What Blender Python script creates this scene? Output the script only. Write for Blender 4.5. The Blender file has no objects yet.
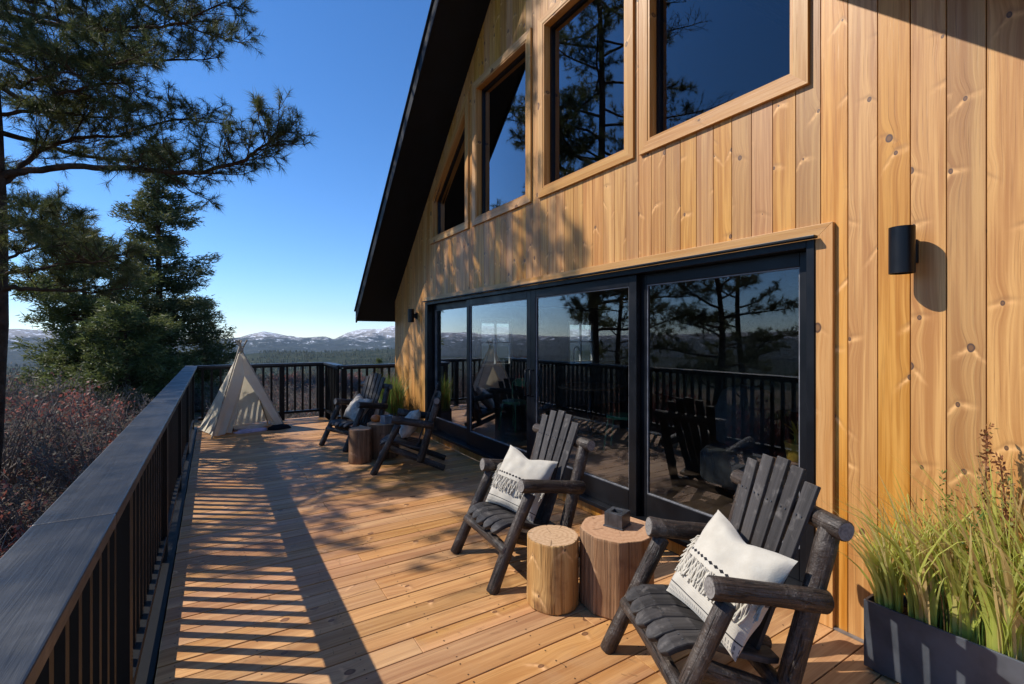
import bpy, math, random
import numpy as np
from mathutils import Vector, Matrix, noise
R = math.radians
scene = bpy.context.scene
COL = scene.collection
rng = random.Random(7)
nrg = np.random.default_rng(11)

# ------------------------------------------------------------------ geometry of the place
W = 2.933            # plane of the gable wall (x)
HC = 1.62            # eye height above deck
TH = R(32.08)        # heading of the view, from +Y towards +X
F = 477.0
CT, ST = math.cos(TH), math.sin(TH)
SUNV = Vector((0.83, -0.60, -1.0)).normalized()   # direction light travels

def P(px, py, d):
    """a point of the place seen at px,py and d metres ahead"""
    lat = (px - 512) / F * d
    return Vector((d*ST + lat*CT, d*CT - lat*ST, HC + (337-py)*d/F))

# ------------------------------------------------------------------ mesh builder
class MB:
    def __init__(s):
        s.v=[]; s.f=[]; s.uv=[]; s.r=[]; s.m=[]; s.sm=[]
    def add(s, vs, fs, uvs=None, rnd=0.0, mat=0, smooth=False):
        b=len(s.v); s.v.extend([tuple(p) for p in vs]); s.r.extend([rnd]*len(vs))
        for i,f in enumerate(fs):
            s.f.append(tuple(b+k for k in f)); s.m.append(mat); s.sm.append(smooth)
            s.uv.extend(uvs[i] if uvs is not None else [(0,0)]*len(f))
    def box(s, x0,x1,y0,y1,z0,z1, rnd=0.0, mat=0, axis=None, M=None, uvoff=(0,0)):
        d=(x1-x0,y1-y0,z1-z0)
        if axis is None: axis=max(range(3), key=lambda k:d[k])
        oth=[k for k in range(3) if k!=axis]
        vs=[(x,y,z) for x in (x0,x1) for y in (y0,y1) for z in (z0,z1)]
        fs=[(0,1,3,2),(4,6,7,5),(0,4,5,1),(2,3,7,6),(0,2,6,4),(1,5,7,3)]
        nax=[0,0,1,1,2,2]; uvs=[]
        for f,n in zip(fs,nax):
            if n==axis: a,b=oth
            else:
                b=axis; a=[k for k in oth if k!=n][0]
            uvs.append([(vs[k][a]-vs[0][a]+uvoff[0]+n*.3, vs[k][b]+uvoff[1]) for k in f])
        if M is not None: vs=[tuple(M@Vector(p)) for p in vs]
        s.add(vs,fs,uvs,rnd,mat)
    def tube(s, pts, rad, n=12, caps=True, rnd=0.0, mat=0, capmat=None, jit=0.0, seed=0, smooth=True, bevel=0.0):
        pts=[Vector(p) for p in pts]; k=len(pts)
        if not hasattr(rad,'__len__'): rad=[rad]*k
        rad=list(rad)
        if bevel and k>=2:
            d0=(pts[1]-pts[0]).normalized(); d1=(pts[-1]-pts[-2]).normalized()
            pts=[pts[0], pts[0]+d0*bevel]+pts[1:-1]+[pts[-1]-d1*bevel, pts[-1]]
            rad=[rad[0]-bevel, rad[0]]+rad[1:-1]+[rad[-1], rad[-1]-bevel]; k=len(pts)
        rr=random.Random(seed)
        T=[(pts[min(i+1,k-1)]-pts[max(i-1,0)]).normalized() for i in range(k)]
        up=Vector((0,0,1)) if abs(T[0].z)<.9 else Vector((1,0,0))
        U=T[0].cross(up).normalized()
        vs=[]; L=0; Ls=[]
        ph=[rr.uniform(0,6.28) for _ in range(4)]
        for i in range(k):
            if i: L+=(pts[i]-pts[i-1]).length
            Ls.append(L)
            U=(U-T[i]*U.dot(T[i])).normalized(); V=T[i].cross(U)
            for j in range(n):
                a=2*math.pi*j/n
                q=rad[i]*(1+jit*(math.sin(2*a+ph[0]+L*4)+.6*math.sin(3*a+ph[1]-L*7)+.5*math.sin(5*a+ph[2]+L*11)))
                vs.append(pts[i]+U*(math.cos(a)*q)+V*(math.sin(a)*q))
        fs=[];uvs=[]; c=2*math.pi*max(rad)
        for i in range(k-1):
            for j in range(n):
                j2=(j+1)%n
                fs.append((i*n+j,i*n+j2,(i+1)*n+j2,(i+1)*n+j))
                u0=j/n*c; u1=(j+1)/n*c
                uvs.append([(u0,Ls[i]),(u1,Ls[i]),(u1,Ls[i+1]),(u0,Ls[i+1])])
        s.add(vs,fs,uvs,rnd,mat,smooth)
        if caps:
            cm=mat if capmat is None else capmat
            for e,order in ((0,-1),(k-1,1)):
                ring=[vs[e*n+j] for j in range(n)][::order]
                uv=[(math.cos(2*math.pi*j/n)*rad[e],math.sin(2*math.pi*j/n)*rad[e]) for j in range(n)][::order]
                s.add(ring,[tuple(range(n))],[uv],rnd,cm)
    def build(s, name, mats, parent=None, bevel=0, loc=None, autosmooth=False):
        me=bpy.data.meshes.new(name); me.from_pydata([tuple(p) for p in s.v],[],s.f)
        uvl=me.uv_layers.new(name='UVMap')
        uvl.data.foreach_set('uv', np.array(s.uv,dtype=np.float32).ravel())
        at=me.attributes.new('rnd','FLOAT','POINT'); at.data.foreach_set('value', np.array(s.r,dtype=np.float32))
        if not isinstance(mats,(list,tuple)): mats=[mats]
        for m in mats: me.materials.append(m)
        me.polygons.foreach_set('material_index', s.m); me.polygons.foreach_set('use_smooth', s.sm)
        me.update()
        o=bpy.data.objects.new(name,me); COL.objects.link(o)
        if parent: o.parent=parent
        if loc is not None: o.location=loc
        if bevel:
            b=o.modifiers.new('bevel','BEVEL'); b.width=bevel; b.segments=2; b.limit_method='ANGLE'; b.angle_limit=R(40)
        return o

def npmesh(name, V, Fc, mats, parent=None, mi=None, rnd=None):
    """V (n,3), Fc (m,k) arrays"""
    me=bpy.data.meshes.new(name)
    V=np.asarray(V,dtype=np.float32); Fc=np.asarray(Fc,dtype=np.int32); k=Fc.shape[1]
    me.vertices.add(len(V)); me.vertices.foreach_set('co',V.ravel())
    me.loops.add(Fc.size); me.loops.foreach_set('vertex_index',Fc.ravel())
    me.polygons.add(len(Fc)); me.polygons.foreach_set('loop_start',np.arange(len(Fc),dtype=np.int32)*k)
    me.polygons.foreach_set('loop_total',np.full(len(Fc),k,dtype=np.int32))
    if not isinstance(mats,(list,tuple)): mats=[mats]
    for m in mats: me.materials.append(m)
    if mi is not None: me.polygons.foreach_set('material_index',np.asarray(mi,dtype=np.int32))
    if rnd is not None:
        at=me.attributes.new('rnd','FLOAT','POINT'); at.data.foreach_set('value',np.asarray(rnd,dtype=np.float32))
    me.update(calc_edges=True)
    o=bpy.data.objects.new(name,me); COL.objects.link(o)
    if parent: o.parent=parent
    return o

def tag(o,label=None,cat=None,group=None,kind=None):
    if label: o['label']=label
    if cat: o['category']=cat
    if group: o['group']=group
    if kind: o['kind']=kind
    return o
def thing(name,label,cat,loc=(0,0,0),rz=0,group=None):
    o=bpy.data.objects.new(name,None); COL.objects.link(o); o.location=loc; o.rotation_euler=(0,0,rz)
    return tag(o,label,cat,group)
def kids(o): return [c for c in bpy.data.objects if c.parent==o]
def copy_tree(o,parent=None):
    c=o.copy(); COL.objects.link(c)
    if parent: c.parent=parent
    for k in kids(o): copy_tree(k,c)
    return c

# ------------------------------------------------------------------ materials
class NT:
    def __init__(s,name):
        s.m=bpy.data.materials.new(name); s.m.use_nodes=True; s.t=s.m.node_tree; s.t.nodes.clear()
        s.out=s.n('ShaderNodeOutputMaterial')
    def n(s,typ,**kw):
        o=s.t.nodes.new(typ)
        for k,v in kw.items():
            if k.startswith('i_'):
                s.set(o,k[2:].replace('_',' '),v)
            else: setattr(o,k,v)
        return o
    def set(s,node,key,v):
        sock=node.inputs[int(key)] if key.isdigit() else node.inputs[key]
        if isinstance(v,bpy.types.NodeSocket): s.t.links.new(v,sock)
        else: sock.default_value=v
    def math(s,op,a,b=0.0,c=None,clamp=False):
        o=s.n('ShaderNodeMath',operation=op,use_clamp=clamp); s.set(o,'0',a)
        s.set(o,'1',b)
        if c is not None: s.set(o,'2',c)
        return o.outputs[0]
    def mr(s,x,a,b,c=0.0,d=1.0,smooth=True):
        o=s.n('ShaderNodeMapRange',interpolation_type='SMOOTHSTEP' if smooth else 'LINEAR')
        for k,v in zip(('Value','From Min','From Max','To Min','To Max'),(x,a,b,c,d)): s.set(o,k,v)
        return o.outputs[0]
    def mix(s,f,a,b,blend='MIX'):
        o=s.n('ShaderNodeMix',data_type='RGBA',blend_type=blend)
        s.set(o,'0',f)
        for i,v in ((6,a),(7,b)):
            if isinstance(v,bpy.types.NodeSocket): s.t.links.new(v,o.inputs[i])
            else: o.inputs[i].default_value=(*v,1) if len(v)==3 else v
        return o.outputs[2]
    def vec(s,x,y,z=0.0):
        o=s.n('ShaderNodeCombineXYZ'); s.set(o,'0',x); s.set(o,'1',y); s.set(o,'2',z); return o.outputs[0]
    def sep(s,v):
        o=s.n('ShaderNodeSeparateXYZ'); s.set(o,'0',v); return o.outputs
    def noise(s,v,scale,detail=3,rough=.55,dist=0.0):
        o=s.n('ShaderNodeTexNoise'); s.set(o,'Vector',v); s.set(o,'Scale',scale); s.set(o,'Detail',detail); s.set(o,'Roughness',rough); s.set(o,'Distortion',dist)
        return o.outputs[0]
    def rnd(s): return s.n('ShaderNodeAttribute',attribute_name='rnd').outputs['Fac']
    def uv(s): return s.n('ShaderNodeUVMap').outputs[0]
    def obj(s): return s.n('ShaderNodeTexCoord').outputs['Object']
    def geo(s): return s.n('ShaderNodeNewGeometry').outputs['Position']
    def finish(s,color,rough=.6,bump=None,bs=.3,bd=.01,spec=.5,metal=0.0,**kw):
        b=s.n('ShaderNodeBsdfPrincipled'); 
        if isinstance(color,tuple): color=(*color[:3],1)
        s.set(b,'Base Color',color); s.set(b,'Roughness',rough); s.set(b,'Specular IOR Level',spec); s.set(b,'Metallic',metal)
        for k,v in kw.items(): s.set(b,k.replace('_',' '),v)
        if bump is not None:
            q=s.n('ShaderNodeBump'); s.set(q,'Strength',bs); s.set(q,'Distance',bd); s.set(q,'Height',bump)
            s.t.links.new(q.outputs[0],b.inputs['Normal'])
        s.t.links.new(b.outputs[0],s.out.inputs[0]); s.b=b
        return s.m

def wood(name, c_light, c_dark, c_knot=(.10,.045,.02), var=.25, grain=55, knots=True, rough=.55, knscale=3.3, spec=.35, bs=.25, dirt=None, flame=1.0, bd=.004):
    t=NT(name); u,v,_=t.sep(t.uv()); r=t.rnd()
    ro=t.math('MULTIPLY',r,37.0)
    uu=t.math('ADD',u,ro)
    vv=t.math('ADD',v,t.math('MULTIPLY',r,113.0))
    base=t.vec(uu,vv,ro)
    if knots:
        wob=t.noise(base,7,2)
        kv=t.vec(t.math('ADD',uu,t.math('MULTIPLY',t.math('SUBTRACT',wob,.5),.03)), t.math('MULTIPLY',vv,.72), 0.0)
        vo=t.n('ShaderNodeTexVoronoi',voronoi_dimensions='2D'); t.set(vo,'Vector',kv); t.set(vo,'Scale',knscale)
        d=vo.outputs['Distance']; hv=t.sep(vo.outputs['Color'])[0]
        kp=t.sep(vo.outputs['Position']); ks=t.sep(kv)
        du=t.math('ABSOLUTE',t.math('SUBTRACT',ks[0],kp[0])); dv=t.math('SUBTRACT',ks[1],kp[1])
        near=t.math('EXPONENT',t.math('MULTIPLY',t.math('MULTIPLY',d,d),-28.0))
        warp=t.math('MULTIPLY',near,t.math('MULTIPLY',t.mr(hv,.2,.9,.3,1.0),.034*flame))
        size=t.math('MULTIPLY',t.mr(hv,.1,.5,.30,1.0),t.mr(t.sep(vo.outputs['Color'])[2],0,1,.034,.066))
        core=t.mr(d,t.math('MULTIPLY',size,.8),size,1.0,0.0)
        core_in=t.mr(d,t.math('MULTIPLY',size,.35),t.math('MULTIPLY',size,.75),1.0,0.0)
        hx=t.sep(vo.outputs['Color']); sg=t.math('GREATER_THAN',t.math('SUBTRACT',ks[0],kp[0]),0.0)
        slope=t.math('ADD',t.math('MULTIPLY',sg,t.mr(hx[1],0,1,-.1,1.0)),t.math('MULTIPLY',t.math('SUBTRACT',1.0,sg),t.mr(hx[2],0,1,-.1,1.0)))
        ch=t.math('ADD',dv,t.math('MULTIPLY',du,slope))
        ch=t.math('ADD',ch,t.math('MULTIPLY',t.math('SUBTRACT',t.noise(base,16,3),.5),.018))
        fall=t.mr(du,.0,.085,1.0,0.0)
        amp=t.math('MULTIPLY',t.mr(hx[1],.15,.6,.15,1.0),t.mr(t.noise(base,30,2),.35,.6,.35,1.0))
        chev=t.math('MULTIPLY',amp,t.math('EXPONENT',t.math('MULTIPLY',t.math('MULTIPLY',ch,ch),-9000.0)))
        chev=t.math('MULTIPLY',chev,fall)
        ch2=t.math('SUBTRACT',ch,.014)
        chevd=t.math('MULTIPLY',t.math('EXPONENT',t.math('MULTIPLY',t.math('MULTIPLY',ch2,ch2),-16000.0)),fall)
    else: warp=0.0
    gv=t.vec(t.math('MULTIPLY',t.math('ADD',uu,warp),grain), t.math('MULTIPLY',vv,1.1), ro)
    g1=t.noise(gv,1.0,4,.6,.6)
    gv2=t.vec(t.math('MULTIPLY',t.math('ADD',uu,t.math('MULTIPLY',warp,.6)),grain*.22), t.math('MULTIPLY',vv,.55), t.math('ADD',ro,5.0))
    g2=t.noise(gv2,1.0,3,.55,1.2)
    g=t.math('ADD',t.math('MULTIPLY',g1,.5),t.math('MULTIPLY',g2,.6))
    col=t.mix(t.mr(g,.38,.70),c_light,c_dark)
    stv=t.noise(t.vec(t.math('MULTIPLY',t.math('ADD',uu,warp),grain*2.6), t.math('MULTIPLY',vv,2.2), ro),1.0,3,.6)
    col=t.mix(t.mr(stv,.56,.74,0,.55),col,tuple(c*.55 for c in c_dark))
    # whole-board shade
    wn=t.n('ShaderNodeTexWhiteNoise',noise_dimensions='1D'); t.set(wn,'W',t.math('MULTIPLY',r,91.7))
    k=t.math('ADD',1.0-var*.5,t.math('MULTIPLY',wn.outputs[0],var))
    hs=t.n('ShaderNodeHueSaturation'); t.set(hs,'Color',col); t.set(hs,'Value',k)
    t.set(hs,'Hue',t.mr(t.sep(wn.outputs[1])[1],0,1,.496,.504,False))
    t.set(hs,'Saturation',t.mr(t.sep(wn.outputs[1])[2],0,1,.96,1.12,False))
    col=hs.outputs[0]
    if knots:
        col=t.mix(t.math('MULTIPLY',chev,.8*min(1,flame)),col,tuple(min(1,c*1.5+.03) for c in c_light))
        col=t.mix(t.math('MULTIPLY',chevd,.5),col,tuple(c*.7 for c in c_dark))
        col=t.mix(core,col,c_knot)
        col=t.mix(t.math('MULTIPLY',core_in,.7),col,tuple(.5*(a+b) for a,b in zip(c_knot,c_dark)))
    if dirt:
        col=t.mix(t.mr(t.noise(t.geo(),dirt[1],5,.6),.52,.75,0,dirt[2]),col,dirt[0])
    h=t.math('SUBTRACT',1.0,t.math('ADD',g,t.math('MULTIPLY',t.mr(stv,.56,.74),.5)))
    m=t.finish(col,t.mr(g1,.2,.8,rough-.08,rough+.12,False),h,bs,bd,spec)
    return m

def plain(name,col,rough=.5,spec=.5,metal=0.0,nscale=12,namt=.25,bs=.15,bscale=60,bd=.003):
    t=NT(name); o=t.obj(); n=t.noise(o,nscale,4)
    c=t.mix(t.mr(n,.3,.7),tuple(x*(1-namt) for x in col),tuple(min(1,x*(1+namt)) for x in col))
    return t.finish(c,t.mr(n,.3,.7,max(.02,rough-.08),rough+.08,False),t.noise(o,bscale,4),bs,bd,spec,metal)

def leaf(name,c1,c2,c3=None,rough=.55,trans=.35,byrnd=True,spec=.3,th=.72):
    t=NT(name); r=t.rnd() if byrnd else t.noise(t.obj(),3,3)
    col=t.mix(r,c1,c2)
    if c3: col=t.mix(t.mr(r,th,th+.1),col,c3)
    b=t.n('ShaderNodeBsdfPrincipled'); t.set(b,'Base Color',col); t.set(b,'Roughness',rough); t.set(b,'Specular IOR Level',spec)
    tr=t.n('ShaderNodeBsdfTranslucent'); t.set(tr,'Color',t.mix(.4,col,tuple(min(1,x*2.2) for x in c2)))
    mx=t.n('ShaderNodeMixShader'); t.set(mx,'0',trans); t.t.links.new(b.outputs[0],mx.inputs[1]); t.t.links.new(tr.outputs[0],mx.inputs[2])
    t.t.links.new(mx.outputs[0],t.out.inputs[0]); return t.m

M={}
M['siding']=wood('siding wood',(.62,.335,.115),(.40,.175,.050),c_knot=(.085,.045,.028),var=.30,grain=70,knscale=3.9,rough=.42,spec=.45)
M['trim']=wood('trim wood',(.60,.345,.14),(.45,.215,.07),var=.12,grain=60,knscale=2.2,rough=.42,spec=.4)
M['deck']=wood('deck wood',(.585,.325,.145),(.385,.185,.078),c_knot=(.16,.07,.03),var=.32,grain=48,knscale=2.6,rough=.5,spec=.3,dirt=((.44,.26,.13),3.0,.45))
M['skirt']=wood('skirting wood',(.55,.27,.09),(.38,.16,.045),var=.2,grain=50,knscale=3,rough=.5)
def log_mat():
    t=NT('stained peeled log'); u,v,_=t.sep(t.uv()); r=t.rnd(); ro=t.math('MULTIPLY',r,31.0); p=t.obj()
    g=t.noise(t.vec(t.math('ADD',t.math('MULTIPLY',u,60.0),ro),t.math('MULTIPLY',v,3.0),ro),1,5,.65,1.2)
    big=t.noise(p,7,4,.6,.4); fine=t.noise(p,70,4,.6)
    c=t.mix(t.mr(g,.32,.68),(.052,.033,.023),(.013,.009,.007))
    c=t.mix(t.mr(big,.46,.66,0,.75),c,(.085,.066,.052))
    worn=t.math('MULTIPLY',t.mr(fine,.56,.68),t.mr(big,.42,.6))
    c=t.mix(t.math('MULTIPLY',worn,.7),c,(.19,.155,.125))
    vo=t.n('ShaderNodeTexVoronoi'); t.set(vo,'Vector',p); t.set(vo,'Scale',7.0); kn=t.mr(vo.outputs['Distance'],.05,.14,1,0)
    c=t.mix(kn,c,(.010,.007,.006))
    crack=t.mr(t.noise(t.vec(t.math('ADD',t.math('MULTIPLY',u,22.0),ro),t.math('MULTIPLY',v,1.1),ro),1,3,.6,.6),.485,.50,0,1); crack2=t.mr(t.noise(t.vec(t.math('ADD',t.math('MULTIPLY',u,22.0),ro),t.math('MULTIPLY',v,1.1),ro),1,3,.6,.6),.50,.515,0,1)
    cr=t.math('SUBTRACT',crack,crack2)
    c=t.mix(t.math('MULTIPLY',cr,.8),c,(.004,.003,.003))
    h=t.math('SUBTRACT',t.math('ADD',t.math('MULTIPLY',g,.35),t.math('ADD',t.math('MULTIPLY',big,1.4),t.math('MULTIPLY',fine,.25))),t.math('MULTIPLY',cr,.9))
    return t.finish(c,t.mr(g,.3,.7,.40,.66,False),h,.75,.016,.45)
M['log']=log_mat()
M['slat']=wood('stained slat',(.058,.051,.048),(.022,.019,.018),c_knot=(.012,.01,.009),var=.35,grain=60,knscale=2.5,rough=.6,spec=.35,bs=.5,dirt=((.17,.15,.135),18.0,.55))
M['shade_in']=plain('interior paint',(.16,.15,.14),.8)
M['black']=plain('black window metal',(.0055,.006,.008),.38,.28,0,6,.2,.01)
M['black_rough']=plain('black roof paint',(.006,.0065,.008),.6,.25,0,6,.3,.3,30)

def black_paint():
    t=NT('black stained rail'); u,v,_=t.sep(t.uv()); r=t.rnd()
    ro=t.math('MULTIPLY',r,23.0)
    g=t.noise(t.vec(t.math('ADD',t.math('MULTIPLY',u,45.0),ro),t.math('MULTIPLY',v,1.6),ro),1,5,.6,1.0)
    g2=t.noise(t.vec(t.math('ADD',u,ro),v,ro),5,4,.6)
    col=t.mix(t.mr(g,.3,.7),(.011,.0135,.020),(.021,.025,.034))
    col=t.mix(t.mr(g2,.58,.74,0,.3),col,(.055,.062,.08))
    return t.finish(col,t.mr(g2,.3,.7,.34,.56,False),g,.5,.003,.55)
M['rail']=black_paint()
def black_side():
    t=NT('black stained rail side'); o=t.geo(); g=t.noise(o,20,4)
    return t.finish(t.mix(g,(.004,.0037,.0035),(.010,.0085,.007)),.5,g,.2,.003,.25)
M['railside']=black_side()

def endgrain(name,c1,c2,sc=160):
    t=NT(name); u,v,_=t.sep(t.uv()); p=t.vec(u,v,0)
    ln=t.n('ShaderNodeVectorMath',operation='LENGTH'); t.set(ln,'0',p)
    d=t.math('ADD',ln.outputs['Value'],t.math('MULTIPLY',t.noise(p,9,3),.03))
    w=t.math('SINE',t.math('MULTIPLY',d,sc*2.2))
    n=t.noise(p,60,4)
    # radial checks
    an=t.math('ARCTAN2',v,u); cr=t.noise(t.vec(t.math('MULTIPLY',an,2.0),t.math('MULTIPLY',d,2.0),0.0),2.0,3)
    f=t.math('ADD',t.math('MULTIPLY',w,.09),n)
    col=t.mix(t.mr(f,.25,.85),c1,c2)
    col=t.mix(t.mr(cr,.62,.66,0,.75),col,tuple(x*.3 for x in c2))
    return t.finish(col,.75,f,.4,.003,.2)
M['logend']=endgrain('log end grain',(.24,.22,.20),(.12,.105,.095))
M['stumptop']=endgrain('stump top grain',(.56,.37,.22),(.40,.235,.12),90)
M['stumptop_big']=endgrain('broad stump top grain',(.50,.29,.165),(.38,.20,.105),60)
M['stump']=wood('peeled stump wood',(.62,.38,.165),(.36,.175,.062),c_knot=(.06,.03,.015),var=.1,grain=34,knscale=5.5,rough=.7,bs=.9,bd=.02,dirt=((.26,.12,.045),7.0,.95))
M['stump_big']=wood('hewn stump wood',(.44,.26,.135),(.22,.115,.055),var=.7,grain=70,knscale=3.2,rough=.7,bs=.8,bd=.012,dirt=((.17,.08,.04),7.0,.7))
M['bark']=plain('pine bark',(.075,.045,.03),.9,.1,0,5,.45,1.0,14,.04)
M['bark_grey']=plain('grey bark',(.10,.085,.07),.9,.1,0,5,.4,1.0,18,.03)
M['needles']=leaf('pine needles',(.045,.062,.020),(.085,.095,.028),(.14,.125,.04),.5,.38)
M['fir']=leaf('fir needles',(.048,.060,.022),(.095,.105,.034),(.15,.14,.05),.55,.35)
M['juniper']=leaf('juniper needles',(.05,.07,.022),(.10,.12,.035),(.15,.15,.045),.55,.35)
M['brush']=leaf('grey brush leaves',(.12,.10,.075),(.18,.15,.115),(.24,.07,.05),.7,.25)
M['redbrush']=leaf('red brush leaves',(.22,.055,.042),(.34,.11,.08),(.16,.12,.08),.6,.3)
M['greenbrush']=leaf('green brush leaves',(.05,.06,.022),(.10,.11,.04),(.19,.12,.06),.6,.3)
M['twig']=plain('grey twigs',(.20,.17,.15),.9,.1,0,8,.3)
M['grass']=leaf('ornamental grass blades',(.36,.42,.07),(.74,.72,.20),(.60,.42,.19),.4,.45,spec=.45,th=.60)
M['grass_dk']=leaf('dark green stems',(.06,.12,.025),(.16,.24,.05),(.28,.12,.05),.45,.35)
M['rust']=leaf('rusty seed leaves',(.16,.06,.03),(.28,.13,.05),(.2,.2,.06),.6,.3)
M['soil']=plain('potting soil',(.05,.035,.025),.95,.1,0,20,.5,1,50,.02)
M['planter']=plain('dark metal planter',(.085,.092,.105),.40,.5,.3,5,.3,.06,40)
M['boxmetal']=plain('dark steel box',(.10,.10,.105),.38,.5,.6,9,.35,.1,80)
M['ground']=None

def canvas():
    t=NT('tent canvas'); u=t.obj(); n=t.noise(u,2.2,5,.6,.8); f=t.noise(u,90,2)
    col=t.mix(t.mr(n,.3,.7),(.76,.66,.50),(.84,.76,.60))
    h=t.math('ADD',t.math('MULTIPLY',n,1.0),t.math('MULTIPLY',f,.03))
    b=t.n('ShaderNodeBsdfPrincipled'); t.set(b,'Base Color',col); t.set(b,'Roughness',.9); t.set(b,'Specular IOR Level',.1)
    q=t.n('ShaderNodeBump'); t.set(q,'Strength',.8); t.set(q,'Distance',.05); t.set(q,'Height',h); t.t.links.new(q.outputs[0],b.inputs['Normal'])
    tr=t.n('ShaderNodeBsdfTranslucent'); t.set(tr,'Color',(.80,.70,.52,1))
    mx=t.n('ShaderNodeMixShader'); t.set(mx,'0',.25); t.t.links.new(b.outputs[0],mx.inputs[1]); t.t.links.new(tr.outputs[0],mx.inputs[2])
    t.t.links.new(mx.outputs[0],t.out.inputs[0]); return t.m
M['canvas']=canvas()
M['pole']=plain('bare wood pole',(.42,.33,.23),.7)

def glass():
    t=NT('window glass')
    gl=t.n('ShaderNodeBsdfGlossy'); t.set(gl,'Roughness',0.0); t.set(gl,'Color',(.95,.96,1,1))
    tr=t.n('ShaderNodeBsdfTransparent'); t.set(tr,'Color',(.66,.69,.68,1))
    ge=t.n('ShaderNodeNewGeometry'); dp=t.n('ShaderNodeVectorMath',operation='DOT_PRODUCT'); t.set(dp,'0',ge.outputs['Normal']); t.set(dp,'1',ge.outputs['Incoming'])
    c=t.math('SUBTRACT',1.0,t.math('ABSOLUTE',dp.outputs['Value']))
    f=t.math('MULTIPLY_ADD',t.math('POWER',c,3.2),2.1,.08,clamp=True)
    q=t.n('ShaderNodeBump'); t.set(q,'Strength',.03); t.set(q,'Distance',.02); t.set(q,'Height',t.noise(t.geo(),.8,1))
    t.t.links.new(q.outputs[0],gl.inputs['Normal'])
    mx=t.n('ShaderNodeMixShader'); t.set(mx,'0',f); t.t.links.new(tr.outputs[0],mx.inputs[1]); t.t.links.new(gl.outputs[0],mx.inputs[2])
    t.t.links.new(mx.outputs[0],t.out.inputs[0]); return t.m
M['glass']=glass()

# ------------------------------------------------------------------ DECK
YF=10.25      # far edge of the deck
XS=1.92       # where the deck steps in
YS=8.98
XL=-.235      # left edge of the boards
def build_deck():
    b=MB(); pitch=.1465; y=-1.2; i=0
    while y<YF-.02:
        xr=W-.004 if y+pitch<YS+.0 else XS
        if y+pitch>=YS: xr=XS
        # one or two boards end to end
        r=random.Random(i*13+5)
        cuts=[XL+r.uniform(-.0015,.0015)]
        if i%2==0 or r.random()<.3: cuts.append(XL+ (1.15 if i%4<2 else 2.05))
        cuts.append(xr)
        for a,c in zip(cuts,cuts[1:]):
            if c-a<.1: continue
            dz=r.uniform(-.0012,.0012)
            b.box(a+.0012,c-.0012,y+.003,y+pitch-.0035,-.03,dz,rnd=r.random(),axis=0,uvoff=(0,0))
        y+=pitch; i+=1
    o=b.build('deck',M['deck'],bevel=.003); tag(o,kind='structure'); o['label']='honey coloured timber deck of boards laid crosswise'
    scw=MB(); y=-1.2; i=0; rr=random.Random(4)
    while y<YF-.02:
        lim=W if y+pitch<YS else XS
        for x in (XL+.07,.2,.62,1.04,1.46,1.88,2.3,2.72):
            if x>lim-.05: continue
            for q in (.028,.115):
                cx,cy=x+rr.uniform(-.008,.008),y+q+rr.uniform(-.004,.004)
                scw.add([(cx+.0042*math.cos(k*1.0472),cy+.0042*math.sin(k*1.0472),.0022) for k in range(6)],[tuple(range(6))])
        y+=pitch; i+=1
    so_=scw.build('deck_screws',plain('deck screw steel',(.05,.035,.025),.5,.5,.5)); tag(so_,kind='structure'); so_['label']='rows of screw heads in the deck boards'
    V=[];Fq=[];r=np.random.default_rng(2)
    for k in range(1500):
        x=r.uniform(XL+.05,W-.05); y=r.uniform(.6,9.9)
        if r.uniform()>.25+.75*min(1,y/6)*(.35+.65*abs(x-1.2)/1.7): continue
        if y>YS-.1 and x>XS-.1: continue
        a=r.uniform(0,6.28); L=r.uniform(.03,.075)*.5; w_=.0011; dx,dy=math.cos(a),math.sin(a); z=.0035; b0=len(V)
        V+=[(x-dx*L-dy*w_,y-dy*L+dx*w_,z),(x-dx*L+dy*w_,y-dy*L-dx*w_,z),(x+dx*L+dy*w_*.5,y+dy*L-dx*w_*.5,z+.003),(x+dx*L-dy*w_*.5,y+dy*L+dx*w_*.5,z+.003)]; Fq.append((b0,b0+1,b0+2,b0+3))
    nn=npmesh('fallen_needles',V,Fq,plain('dry needle',(.22,.12,.05),.7)); tag(nn,'dry pine needles scattered on the deck boards',kind='stuff')
    # understructure: joists and rim
    j=MB()
    for x in (XL+.07,.2,.62,1.04,1.46,1.88,2.3,2.72):
        y1=YF-.05 if x<XS else YS-.05
        j.box(x-.02,x+.02,-1.2,y1,-.26,-.032,rnd=x)
    j.box(XL-.17,XL-.008,-1.2,YF,-.30,-.012,rnd=.2)
    j.box(XL-.17,XS,YF+.004,YF+.14,-.30,-.012,rnd=.4)
    for y in (0,3.2,6.4,9.8):
        j.box(XL-.02,XL+.10,y,y+.12,-3.2,-.264,rnd=.5,axis=2)
    o=j.build('deck_frame',M['railside']); tag(o,kind='structure'); o['label']='black painted timber framing under the deck edge'
build_deck()

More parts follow.
